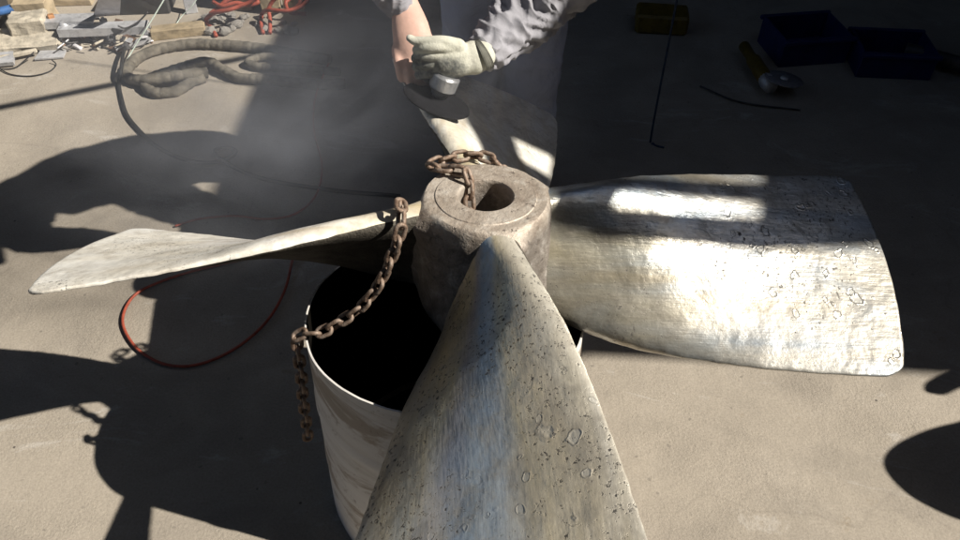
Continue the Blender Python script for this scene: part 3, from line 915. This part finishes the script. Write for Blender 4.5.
scr = ['cream_cast', 'galv', 'rubble', 'brown_rust', 'dark_steel', 'white_sheet']
for i in range(90):
    x = rnd.uniform(4, 152); y = 28 + (x - 64) * 0.03 + rnd.uniform(0, 22) * (1 if x < 118 else 0.6)
    s = rnd.uniform(0.006, 0.024)
    o = box('scrap_piece', (s * rnd.uniform(1, 2.4), s, s * rnd.uniform(.4, 1)), (0, 0, 0), (rnd.uniform(-.4, .4), rnd.uniform(-.4, .4), 0), M[scr[i % 6]], None, s * 0.12, s * 0.3)
    o.location = G(x, y, s * 0.55 + (0.05 * rnd.random() if y < 40 else 0))
    o.rotation_euler = (0, 0, rnd.uniform(0, 6))
    tag(o, 'small scrap piece lying between the casting and the plank', 'scrap', 'small scrap pieces')

for i in range(26):
    x = rnd.uniform(60, 152); y = 26 + rnd.uniform(0, 20) - max(0, x - 120) * 0.1
    a = rnd.uniform(0, PI); L = rnd.uniform(0.03, 0.11); h = rnd.uniform(0.008, 0.06)
    d = Vector((math.cos(a), math.sin(a), rnd.uniform(-0.25, 0.25))) * L
    k = Vector((-d.y, d.x, 0)) * rnd.uniform(-0.5, 0.5)
    c0 = G(x, y, h)
    o = tube('bent_rod', catmull([-d * 0.5, k * 0.6, d * 0.5], 5), rnd.uniform(0.003, 0.008), M[('dark_steel', 'brown_rust', 'galv', 'cream_cast')[i % 4]], None, 7)
    o.location = c0
    tag(o, 'short bent metal rod in the scrap heap between casting and plank', 'rod', 'bent rods in the scrap heap')
for i in range(16):
    x = rnd.uniform(58, 150); y = 24 + rnd.uniform(0, 24) - max(0, x - 120) * 0.15
    n = rnd.randint(4, 6); s_ = rnd.uniform(0.02, 0.045)
    P = [Vector((math.cos(2 * PI * k / n) * s_ * rnd.uniform(.5, 1.2), math.sin(2 * PI * k / n) * s_ * rnd.uniform(.5, 1.2), rnd.uniform(0, .01))) for k in range(n)]
    v = P + [p + Vector((0, 0, 0.004)) for p in P]
    f = [tuple(reversed(range(n))), tuple(range(n, 2 * n))] + [(k, (k + 1) % n, n + (k + 1) % n, n + k) for k in range(n)]
    o = make('torn_plate', v, f, M[('galv', 'brown_rust', 'dark_steel', 'rubble')[i % 4]], None, False)
    o.location = G(x, y, 0.01 + rnd.random() * 0.05)
    o.rotation_euler = (rnd.uniform(-.6, .6), rnd.uniform(-.6, .6), rnd.uniform(0, 6))
    tag(o, 'small torn metal plate in the scrap heap between casting and plank', 'plate', 'torn plates in the scrap heap')

# shaded right side
def hand_grinder():
    c = G(765, 78, 0)
    root = empty('angle_grinder', c, 0)
    tag(root, 'yellow angle grinder with a grey disc lying in the shade', 'grinder')
    a, b = G(744, 46, 0.05) - c, G(770, 86, 0.05) - c
    d = b - a
    p = [a, a + d * .3, a + d * .38, a + d * .8, b]
    tube('body', p, [0.026, 0.024, 0.033, 0.034, 0.028], M['yellow_plastic'], root, 16)
    tube('gear_head', [a + d * .78, a + d * .9, b + d * .04], [0.03, 0.036, 0.03], M['galv'], root, 14)
    e = G(784, 79, 0.075) - c
    v, f = lathe_geo([(0.0, 0.0), (0.012, 0.0), (0.02, 0.003), (0.086, 0.003), (0.088, 0.0), (0.086, -0.003), (0.0, -0.003)], 40)
    o = make('disc', v, f, M['disc_grey'], root); o.location = e; o.rotation_euler = (R(-6), R(7), 0)
    v, f = lathe_geo([(0.0, 0.012), (0.014, 0.012), (0.018, 0.004), (0.018, 0.0)], 20)
    o2 = make('flange_nut', v, f, M['galv'], o)
hand_grinder()
gbox('tool_case', 660, 28, 0.0, (0.26, 0.16, 0.10), R(-8), 'yellow_plastic', 'dull yellow tool case in the dark behind the hanging cable', 'case', (0, 0), 0.012)
def crate(x, y, size, rz, lab):
    c = G(x, y, 0)
    root = empty('blue_crate', c, rz)
    tag(root, lab, 'crate', 'blue crates in the shade')
    sx, sy, sz = size
    t = 0.012
    for s_ in (-1, 1):
        box('side_panel', (sx, t, sz), (0, s_ * (sy / 2 - t / 2), sz / 2), (0, 0, 0), M['blue_plastic'], root, 0.003)
        box('end_panel', (t, sy - 2 * t - 0.004, sz), (s_ * (sx / 2 - t / 2), 0, sz / 2), (0, 0, 0), M['blue_plastic'], root, 0.003)
        box('rim', (sx + 0.02, 0.02, 0.02), (0, s_ * (sy / 2 + 0.006), sz - 0.012), (0, 0, 0), M['blue_plastic'], root, 0.004)
    box('base', (sx - 2 * t - 0.004, sy - 2 * t - 0.004, t), (0, 0, t / 2 + 0.003), (0, 0, 0), M['blue_plastic'], root)
crate(800, 52, (0.34, 0.26, 0.14), R(8), 'blue plastic crate behind the yellow grinder')
crate(885, 66, (0.34, 0.24, 0.13), R(-5), 'blue plastic crate at the right beside the dark pipe')
thing_tube('dark_pipe', [(905, 50, .05), (930, 56, .05), (965, 66, .05), (1010, 80, .05)], 0.035, 'dark_steel', 'dark pipe with a glinting end at the right edge', 'pipe', 16)
thing_tube('steel_rod', [(700, 86, .008), (740, 102, .008), (800, 110, .008)], 0.004, 'dark_steel', 'thin rod on the shaded floor in front of the grinder', 'rod', 8)
b0 = G(650, 142, 0)
thing = tube('hanging_cable', catmull([b0 * 0 + Vector((0.05, -0.05, 0.006)), Vector((0.01, -0.02, 0.006)), Vector((0, 0, 0.06)), Vector((0.004, 0, 0.9)), Vector((0, 0, 2.45))], 10), 0.0045, M['cable_blue'], None, 8)
thing.location = b0
tag(thing, 'thin blue cable hanging down to the shaded floor', 'cable')
# off frame to the right: blade shaped plate added to cast the lower right shadow
def shadow_blade():
    base = up(1.55, 1.16, 0.0)
    root = empty('shadow_blade', (2.35, 0.93, 0))
    tag(root, 'unseen blade shaped plate on a stand, added to cast a shadow', 'propeller blade')
    pts = []
    L = [(1.165, 1.17), (1.19, 1.22), (1.27, 1.27), (1.42, 1.32), (1.7, 1.36), (1.75, 1.0), (1.5, 0.98), (1.33, 1.005), (1.23, 1.06), (1.185, 1.11)]
    h = 0.75
    P = catmull([up(x, y, h) for x, y in L], 6, True)
    c = Vector((2.35, 0.93, 0))
    n = len(P)
    v = [p - c for p in P] + [p - c + Vector((0, 0, 0.03)) for p in P]
    f = [tuple(range(n)), tuple(reversed(range(n, 2 * n)))] + [(i, n + i, n + (i + 1) % n, (i + 1) % n) for i in range(n)]
    o = make('blade', v, f, M['hub'], root, False)
    bm = bmesh.new(); bm.from_mesh(o.data); bmesh.ops.recalc_face_normals(bm, faces=bm.faces); bm.to_mesh(o.data); bm.free()
    box('stand', (0.08, 0.08, h), (0.1, 0.05, h / 2), (0, 0, 0), M['dark_steel'], root, 0.005)
shadow_blade()
def build_shadow_plate():  # plate added out of view, outlined by the small shadow it casts
    c = Vector((2.6, 1.1, 0))
    root = empty('shadow_plate', c)
    tag(root, 'unseen steel plate on a post, added to cast a shadow', 'bracket')
    L = [(1.375, 1.44), (1.395, 1.475), (1.48, 1.51), (1.7, 1.56), (1.7, 1.49), (1.50, 1.465), (1.41, 1.43)]
    h = 0.95
    P = catmull([up(x, y, h) - c for x, y in L], 4, True)
    n = len(P)
    v = P + [p + Vector((0, 0, 0.02)) for p in P]
    f = [tuple(range(n)), tuple(reversed(range(n, 2 * n)))] + [(i, n + i, n + (i + 1) % n, (i + 1) % n) for i in range(n)]
    o = make('caster_plate', v, f, M['dark_steel'], root, False)
    box('post', (0.06, 0.06, h), (0.12, 0.15, h / 2), (0, 0, 0), M['dark_steel'], root, 0.004)
build_shadow_plate()
# overhead pipe whose shadow crosses the ground at the upper left
a, b = up(-2.6, 2.81, 2.3), up(-1.05, 3.49, 2.3)
po = tube('overhead_pipe', [Vector((0, 0, 0)), b - a], 0.022, M['dark_steel'], None, 12)
po.location = a
tag(po, 'thin steel pipe carried high above the yard', 'pipe')

# ------------------------------------------------------------------ worker with the grinder
M['skin'] = plain('skin', (0.60, 0.39, 0.32), 0.55, 0.0, 0.12, 18.0, 0.15, 0.4, 0.18)
M['jacket'] = m_cloth('light_grey_work_jacket', (0.31, 0.31, 0.345), 0.25, 14.0)
M['pants'] = m_cloth('navy_work_trousers', (0.33, 0.365, 0.48), 0.5, 8.0)
def m_glove():
    t = NT('dirty_white_knit_glove')
    c = t.ramp(t.noise(40, 4, 0.6), [(0.3, (0.44, 0.44, 0.37)), (0.7, (0.58, 0.58, 0.51))])
    sep = t.n('ShaderNodeSeparateXYZ'); t.link(t.obj, sep.inputs[0])
    # grey rubber coating on fingers and the middle of the hand, rubbed off in places and deepened to imitate shade
    edge = t.math('ADD', sep.outputs[0], t.math('MULTIPLY_ADD', t.noise(26, 5, 0.65), 0.07, -0.035))
    zz = t.math('ADD', sep.outputs[2], t.math('MULTIPLY_ADD', t.noise(30, 5, 0.65, t.mapping((1, 1, 1), (3, 2, 1))), 0.06, -0.03))
    k = t.math('MULTIPLY', t.ramp(t.math('ADD', edge, 0.4), [(0.275, 1.0), (0.295, 0.0)]), t.ramp(t.math('SUBTRACT', zz, 0.1), [(0.885, 1.0), (0.905, 0.0)]))
    k = t.math('MULTIPLY', k, t.ramp(t.noise(55, 4, 0.7), [(0.36, 0.6), (0.6, 0.97)]))
    c = t.mix(k, c, (0.085, 0.09, 0.09))
    return t.out(c, 0.95, 0.0, t.bump(t.noise(180, 3, 0.6), 0.5, 0.003), 0.15)
M['glove'] = m_glove()
M['glove_hem'] = plain('grey_glove_hem', (0.22, 0.22, 0.19), 0.9)
M['boot'] = plain('dark_leather_boot', (0.045, 0.035, 0.028), 0.6)
M['cap'] = plain('dark_cap_cloth', (0.03, 0.03, 0.035), 0.9)
M['hair'] = plain('short_brown_hair', (0.05, 0.035, 0.025), 0.8)
M['eye'] = plain('eye_white', (0.6, 0.6, 0.58), 0.3)
M['tool_grey'] = plain('worn_grey_tool_metal', (0.34, 0.35, 0.37), 0.4, 0.6, 0.25, 30.0)
M['tool_dark'] = plain('dark_tool_plastic', (0.05, 0.055, 0.06), 0.5)
M['pad'] = plain('black_sanding_pad', (0.012, 0.012, 0.014), 0.85, 0.0, 0.3, 60.0, 0.25, 0.12)

def merge_geo(list_):
    V, F = [], []
    for v, f in list_:
        o = len(V)
        V += list(v); F += [tuple(i + o for i in q) for q in f]
    return V, F
def limb(pts, rad, n=6, seg=14, flat=None):
    """closed tapered limb with round ends; flat = (axis vector, factor) squashes along the axis"""
    P = catmull(pts, n)
    Rr = [Vector((r, 0, 0)) for r in rad]
    rr = [max(0.002, q.x) for q in catmull(Rr, n)]
    # round caps
    d0 = (P[0] - P[1]).normalized(); d1 = (P[-1] - P[-2]).normalized()
    pre = [P[0] + d0 * rr[0] * math.sin(a) for a in (R(80), R(55), R(28))]
    prr = [rr[0] * math.cos(a) for a in (R(80), R(55), R(28))]
    post = [P[-1] + d1 * rr[-1] * math.sin(a) for a in (R(28), R(55), R(80))]
    porr = [rr[-1] * math.cos(a) for a in (R(28), R(55), R(80))]
    P2 = pre + P + post; r2 = prr + rr + porr
    v, f = tube_geo(P2, r2, seg)
    if flat:
        ax, k = flat
        ax = ax.normalized()
        out = []
        for i, p in enumerate(v):
            c = P2[i // seg]
            e = p - c
            out.append(p - ax * (e.dot(ax) * (1 - k)))
        v = out
    return v, f
def remesh_obj(name, geos, mat, parent, voxel, smooth_it=6, wrinkle=None):
    V, F = merge_geo(geos)
    o = make(name, V, F, mat, parent)
    m = o.modifiers.new('remesh', 'REMESH'); m.mode = 'VOXEL'; m.voxel_size = voxel; m.use_smooth_shade = True
    s = o.modifiers.new('smooth', 'SMOOTH'); s.iterations = smooth_it; s.factor = 0.5
    if wrinkle:
        tx = bpy.data.textures.new(name + '_folds', 'MARBLE' if wrinkle[2] else 'CLOUDS')
        tx.noise_scale = wrinkle[0]
        if wrinkle[2]: tx.turbulence = 9
        d = o.modifiers.new('folds', 'DISPLACE'); d.texture = tx; d.strength = wrinkle[1]; d.mid_level = 0.5; d.texture_coords = 'GLOBAL'
    return o
V3 = lambda *a: Vector(a)
def build_worker():
    base = V3(0.08, 2.40, 0)
    root = empty('person', base)
    tag(root, 'person in grey jacket and navy trousers bending over the back blade with a grinder', 'person')
    B = lambda p: p - base
    # joints, world
    hipL, hipR = V3(0.165, 2.35, 0.95), V3(-0.01, 2.36, 0.95)
    kneL, kneR = V3(0.175, 2.33, 0.48), V3(-0.03, 2.35, 0.48)
    ankL, ankR = V3(0.19, 2.42, 0.09), V3(-0.05, 2.44, 0.09)
    pel, wst, che, nek = V3(0.08, 2.36, 1.00), V3(0.075, 2.34, 1.13), V3(0.05, 2.19, 1.34), V3(0.01, 1.95, 1.51)
    hed = V3(-0.02, 1.76, 1.58)
    shL, shR = V3(0.255, 2.04, 1.44), V3(-0.175, 2.02, 1.44)
    elL = GY(577, -36, 1.93)
    wrL = GY(477, 56, 1.72)
    elR = V3(-0.31, 1.80, 1.22)
    wrR = GY(404, 2, 1.845)
    haR = GY(411, 42, 1.775)
    def body_geo(k, skin):
        g = [limb([B(pel), B(wst), B(che), B(nek)], [0.12 * k, 0.115 * k, 0.135 * k, 0.075 * k], 6, 18)]
        return g
    # --- the body, one continuous skin mesh
    g = [limb([B(pel), B(wst), B(che), B(nek)], [0.10, 0.098, 0.115, 0.07], 6, 18),
         limb([B(shR), B(che + V3(0, 0.02, 0.09)), B(shL)], [0.05, 0.075, 0.05]),
         limb([B(nek - V3(0, 0, 0.06)), B(nek.lerp(hed, 0.5)), B(hed)], [0.06, 0.055, 0.055]),
         limb([B(hipL), B(kneL), B(ankL)], [0.085, 0.055, 0.042]), limb([B(hipR), B(kneR), B(ankR)], [0.085, 0.055, 0.042]),
         limb([B(ankL), B(ankL + V3(0, -0.1, -0.04)), B(ankL + V3(0, -0.18, -0.055))], [0.042, 0.035, 0.026]),
         limb([B(ankR), B(ankR + V3(0, -0.1, -0.04)), B(ankR + V3(0, -0.18, -0.055))], [0.042, 0.035, 0.026]),
         limb([B(shL), B(elL.lerp(shL, .5)), B(elL), B(GY(540, 3, 1.90)), B(GY(512, 28, 1.83)), B(wrL)], [0.05, 0.045, 0.035, 0.035, 0.03, 0.022]),
         limb([B(shR), B(elR), B(wrR)], [0.05, 0.044, 0.033])]
    # head
    fd = V3(0.0, -0.72, -0.69)                     # gaze
    hu = V3(0.0, -0.69, 0.72)
    hc = hed + hu * 0.03
    g += [limb([B(hc - hu * 0.05 + fd * 0.02), B(hc), B(hc + hu * 0.04 - fd * 0.015)], [0.062, 0.078, 0.075], 5, 18),
          limb([B(hc - hu * 0.085 + fd * 0.055), B(hc - hu * 0.05 + fd * 0.03)], [0.032, 0.05]),
          limb([B(hc + fd * 0.075), B(hc - hu * 0.025 + fd * 0.098), B(hc - hu * 0.035 + fd * 0.082)], [0.008, 0.015, 0.014]),
          limb([B(hc - hu * 0.062 + fd * 0.082 + V3(-.02, 0, 0)), B(hc - hu * 0.062 + fd * 0.088), B(hc - hu * 0.062 + fd * 0.082 + V3(.02, 0, 0))], [0.006, 0.008, 0.006])]
    for s in (-1, 1):
        g.append(limb([B(hc + V3(s * .078, 0, 0) + hu * 0.015), B(hc + V3(s * .084, 0, 0) - hu * 0.02)], [0.014, 0.011]))
        g.append(limb([B(hc + V3(s * .012, 0, 0) + hu * 0.02 + fd * 0.072), B(hc + V3(s * .045, 0, 0) + hu * 0.016 + fd * 0.062)], [0.008, 0.007]))
    # bare hand: back of the hand to the camera, fingers wrapping down over the grinder body
    ix = V3(1, 0, 0)
    iu = V3(0, 0.55, 0.84)                          # image up at the hand
    io = V3(0, -0.84, 0.55)                         # towards the camera
    g.append(limb([B(wrR), B(haR + iu * 0.03), B(haR - iu * 0.012 + ix * .006)], [0.034, 0.047, 0.049], 6, 16, (io, 0.62)))
    for k in range(4):
        ox = -0.040 + 0.0262 * k
        ln = (0.82, 0.97, 1.0, 0.9)[k]
        r0 = B(haR + ix * ox * 0.9 - iu * 0.018)
        g.append(limb([r0, r0 - iu * 0.045 * ln + io * 0.013 + ix * .006, r0 - iu * 0.078 * ln + io * 0.002 + ix * .009, r0 - iu * 0.086 * ln - io * 0.024 + ix * .009], [0.0142, 0.0122, 0.0110, 0.0095], 6, 12))
    t0 = B(haR + ix * 0.036 + iu * 0.012)
    g.append(limb([t0 - ix * .012, t0 + ix * 0.018 - iu * 0.016 + io * .005, t0 + ix * 0.030 - iu * 0.042 - io * .004, t0 + ix * 0.028 - iu * 0.058 - io * 0.018], [0.017, 0.0145, 0.012, 0.010], 6, 12))
    # gloved hand inside (palm and short finger stubs under the knit)
    hL = GY(452, 61, 1.70)
    g.append(limb([B(wrL), B(hL)], [0.022, 0.024]))
    body = remesh_obj('body', g, M['skin'], root, 0.0052, 4)
    for s in (-1, 1):
        v, f = lathe_geo([(0.0, 0.011), (0.007, 0.009), (0.011, 0.0), (0.007, -0.009), (0.0, -0.011)], 12)
        e = make('eye', v, f, M['eye'], root); e.location = B(hc + V3(s * .03, 0, 0) + fd * 0.068 + hu * 0.004)
    # hair and cap
    remesh_obj('hair', [limb([B(hc + hu * 0.035 - fd * 0.03), B(hc - fd * 0.03 - hu * 0.03)], [0.075, 0.065], 5, 16)], M['hair'], root, 0.008, 4)
    v, f = limb([B(hc + hu * 0.045 - fd * 0.012), B(hc + hu * 0.075 - fd * 0.015)], [0.086, 0.07], 5, 18)
    cp = remesh_obj('cap', [(v, f), limb([B(hc + hu * 0.055 + fd * 0.06), B(hc + hu * 0.050 + fd * 0.14)], [0.07, 0.05], 4, 16, (hu, 0.12))], M['cap'], root, 0.007, 4)
    # --- trousers
    g = [limb([B(hipL + V3(-0.01, 0, 0.06)), B(hipL + V3(.005, -.01, -0.05)), B(hipL.lerp(kneL, 0.5) + V3(.005, 0, 0)), B(kneL), B(kneL.lerp(ankL, .5) + V3(0, .01, 0)), B(ankL + V3(0, 0, .01))], [0.118, 0.118, 0.104, 0.092, 0.086, 0.082], 6, 20),
         limb([B(hipR + V3(0.01, 0, 0.06)), B(hipR + V3(0, -.01, -0.05)), B(hipR.lerp(kneR, 0.5)), B(kneR), B(kneR.lerp(ankR, .5) + V3(0, .01, 0)), B(ankR + V3(0, 0, .01))], [0.118, 0.116, 0.102, 0.09, 0.086, 0.082], 6, 20),
         limb([B(pel + V3(-0.05, 0, 0)), B(pel + V3(0.05, 0, 0))], [0.128, 0.128], 4, 20)]
    remesh_obj('trousers', g, M['pants'], root, 0.011, 5, (0.09, 0.028, False))
    # --- boots
    for a in (ankL, ankR):
        remesh_obj('boot', [limb([B(a + V3(0, 0, .06)), B(a + V3(0, 0, -0.02))], [0.06, 0.062]),
                            limb([B(a + V3(0, 0.03, -0.045)), B(a + V3(0, -0.1, -0.045)), B(a + V3(0, -0.19, -0.05))], [0.045, 0.045, 0.038])], M['boot'], root, 0.009, 4)
    # --- jacket
    g = [limb([B(wst + V3(0, 0, -0.06)), B(wst), B(che), B(nek + V3(0, .03, -.05))], [0.155, 0.16, 0.178, 0.11], 6, 22, (V3(0, 1, 0), 1.08)),
         limb([B(shR), B(che + V3(0, 0.02, 0.09)), B(shL)], [0.09, 0.12, 0.09]),
         limb([B(nek + V3(0, 0.04, -.06)), B(nek + V3(0, 0.01, 0.0))], [0.085, 0.072])]
    jk = remesh_obj('jacket', g, M['jacket'], root, 0.011, 5, (0.07, 0.02, False))
    def sleeve(pts, rad, seed, amp):
        P = catmull([B(p) for p in pts], 44)
        rr = [q.x for q in catmull([V3(r, 0, 0) for r in rad], 44)]
        seg = 64
        v, f = tube_geo(P, 1.0, seg)
        out = []
        n = len(P)
        L = 0.0
        for i, p in enumerate(P):
            if i: L += (p - P[i - 1]).length
            for k in range(seg):
                q = 2 * PI * k / seg
                e = (v[i * seg + k] - p)
                a = V3(math.cos(q), math.sin(q), 0)
                # folds: ridged bands that run obliquely round the sleeve
                u1 = L * 21 + 1.6 * math.sin(q + seed)
                rid = 1 - abs(noise.noise(V3(u1, a.x * 0.9 + seed, a.y * 0.9))) * 3.0
                u2 = L * 30 - 2.0 * math.sin(q * 1 + 1.2 + seed)
                rid2 = 1 - abs(noise.noise(V3(u2 + 7, a.x * 1.3, a.y * 1.3 + seed))) * 2.4
                big = noise.noise(V3(L * 7 + seed, a.x * .8, a.y * .8))
                r = rr[i] * (1 + amp * (max(rid, -0.5) * 0.62 + max(rid2, -.5) * 0.34 + big * 0.6))
                out.append(p + e * r)
        so_ = make('sleeve', out, f, M['jacket'], jk)
        return so_
    sleeve([GY(481, 54, 1.725), GY(492, 45, 1.77), GY(512, 28, 1.83), GY(540, 3, 1.89), elL, elL.lerp(shL, .5), shL], [0.037, 0.048, 0.062, 0.068, 0.074, 0.09, 0.10], 2.0, 0.30)
    sleeve([GY(403, 9, 1.842), wrR.lerp(elR, .35), elR, elR.lerp(shR, .5), shR], [0.036, 0.05, 0.068, 0.074, 0.084], 5.0, 0.15)
    # --- knit glove: palm, four separate curled fingers, thumb and ribbed cuff
    def gp(x, y, o_): return B(GY(x, y, 1.70) + io * o_)
    gg = [limb([gp(481, 55.5, -0.010), gp(474, 57.5, -0.004), gp(466, 59, 0.002), gp(456, 60, 0.010), gp(446, 60, 0.012), gp(440, 60.5, 0.010)], [0.036, 0.0405, 0.0385, 0.0425, 0.0430, 0.038], 6, 22, (io, 0.80))]
    for k in range(4):
        y0 = 48.0 + 8.3 * k
        ln = (0.95, 1.0, 0.97, 0.86)[k]
        x0 = 440
        gg.append(limb([gp(x0 + 12, y0 + (1.5 - k) * 0.8, 0.020), gp(x0 - 2, y0 + 0.3, 0.030), gp(x0 - 15 * ln, y0 + 1.2, 0.026), gp(x0 - 24 * ln, y0 + 2.0, 0.008), gp(x0 - 22 * ln, y0 + 2.4, -0.018)],
                       [0.0132, 0.0128, 0.0123, 0.0116, 0.0105], 7, 14))
    gg.append(limb([gp(458, 47, 0.008), gp(444, 43.0, 0.016), gp(428, 42, 0.016), gp(416, 41.5, 0.012), gp(410, 38.5, 0.008)], [0.020, 0.0160, 0.0128, 0.0110, 0.0090], 7, 14))
    gl = remesh_obj('glove', gg, M['glove'], root, 0.0026, 2)
    ring = catmull([gp(480, 56, -0.009), gp(483, 54.5, -0.012), gp(486, 52.5, -0.016)], 8)
    rr = [0.0378 + 0.0012 * math.sin(i * 2.2) for i in range(len(ring))]
    tube('glove_cuff', ring, rr, M['glove_hem'], gl, 28)
    return root
worker = build_worker()

def build_grinder():
    # disc rests on the upper side of the back blade
    best = None
    for i in range(40):
        for j in range(40):
            r = 0.25 + 0.6 * i / 40; v = j / 40
            p, n = blade_frame(r, v)
            q = PROP_M @ (Matrix.Rotation(PI / 2, 4, 'Z') @ blade_surface(r, v))
            d = G(440, 112, q.z)
            e = (d - q).length
            if best is None or e < best[0]:
                best = (e, q, (PROP_M.to_3x3() @ (Matrix.Rotation(PI / 2, 3, 'Z') @ n)))
    P, n = best[1], best[2]
    ax = (n * 0.75 + Vector((-0.04, -0.05, 1.0)) * 0.5).normalized()
    c = GY(437, 101, P.y + 0.012)
    root = empty('sander_grinder', c)
    root.rotation_mode = 'QUATERNION'
    root.rotation_quaternion = ax.to_track_quat('Z', 'Y')
    tag(root, 'grey angle grinder with a black disc held against the back blade', 'grinder')
    v, f = lathe_geo([(0.0, -0.004), (0.050, -0.005), (0.084, -0.002), (0.0865, 0.0005), (0.084, 0.003), (0.06, 0.004), (0.03, 0.007), (0.022, 0.012), (0.0, 0.012)], 64)
    make('sanding_disc', v, f, M['pad'], root)
    v, f = lathe_geo([(0.0, 0.010), (0.016, 0.010), (0.018, 0.016), (0.021, 0.019), (0.024, 0.026), (0.031, 0.034), (0.034, 0.038), (0.035, 0.068), (0.031, 0.074), (0.0, 0.075)], 32)
    sharpen(make('gear_head', v, f, M['tool_grey'], root))
    qi = root.rotation_quaternion.inverted()
    L = lambda w: qi @ (w - c)
    rear = GY(410, 55, 1.82)
    a = c + ax * 0.050
    b = a.lerp(rear, 0.55); 
    tube('motor_body', [L(a), L(a.lerp(b, .3)), L(b), L(rear), L(rear + (rear - a) * 0.35)], [0.024, 0.027, 0.028, 0.024, 0.022], M['tool_dark'], root, 20)
    side = GY(432, 62, 1.742)
    tube('side_handle', [L(a), L(a.lerp(side, .5)), L(side), L(GY(418, 50, 1.745))], [0.012, 0.014, 0.016, 0.014], M['tool_dark'], root, 14)
    # hanging guard strip at the left
    tube('guard_strip', catmull([L(GY(393, 58, 1.76)), L(GY(396, 68, 1.75)), L(GY(401, 79, 1.74)), L(GY(406, 86, 1.735))], 6), 0.0032, M['tool_grey'], root, 8)
    return root
build_grinder()

# ------------------------------------------------------------------ grinding dust in the air
def build_dust():
    m = bpy.data.materials.new('grinding_dust')
    m.use_nodes = True
    t = m.node_tree
    t.nodes.remove(t.nodes['Principled BSDF'])
    out = t.nodes['Material Output']
    vol = t.nodes.new('ShaderNodeVolumePrincipled')
    vol.inputs['Color'].default_value = (0.80, 0.85, 0.97, 1)
    vol.inputs['Anisotropy'].default_value = 0.2
    tc = t.nodes.new('ShaderNodeTexCoord')
    ln = t.nodes.new('ShaderNodeVectorMath'); ln.operation = 'LENGTH'
    t.links.new(tc.outputs['Object'], ln.inputs[0])
    fall = t.nodes.new('ShaderNodeMapRange')
    fall.interpolation_type = 'SMOOTHSTEP'
    fall.inputs['From Min'].default_value = 0.15; fall.inputs['From Max'].default_value = 0.98
    fall.inputs['To Min'].default_value = 1.0; fall.inputs['To Max'].default_value = 0.0
    t.links.new(ln.outputs['Value'], fall.inputs['Value'])
    nz = t.nodes.new('ShaderNodeTexNoise')
    nz.inputs['Scale'].default_value = 2.4; nz.inputs['Detail'].default_value = 6; nz.inputs['Distortion'].default_value = 1.5
    t.links.new(tc.outputs['Object'], nz.inputs['Vector'])
    mr = t.nodes.new('ShaderNodeMapRange')
    mr.inputs['From Min'].default_value = 0.40; mr.inputs['From Max'].default_value = 0.72
    mr.inputs['To Min'].default_value = 0.06; mr.inputs['To Max'].default_value = 1.0
    t.links.new(nz.outputs['Fac'], mr.inputs['Value'])
    mu = t.nodes.new('ShaderNodeMath'); mu.operation = 'MULTIPLY'
    t.links.new(fall.outputs[0], mu.inputs[0]); t.links.new(mr.outputs[0], mu.inputs[1])
    m2 = t.nodes.new('ShaderNodeMath'); m2.operation = 'MULTIPLY'; m2.inputs[1].default_value = DUST
    t.links.new(mu.outputs[0], m2.inputs[0])
    t.links.new(m2.outputs[0], vol.inputs['Density'])
    t.links.new(vol.outputs[0], out.inputs['Volume'])
    bm = bmesh.new()
    bmesh.ops.create_icosphere(bm, subdivisions=3, radius=1.0)
    o = from_bm('dust_cloud', bm, m)
    o.location = (-0.56, 1.86, 0.78)
    o.scale = (0.95, 0.66, 0.64)
    tag(o, 'pale grinding dust drifting left of the worker', 'dust', kind='stuff')
DUST = 1.6
build_dust()
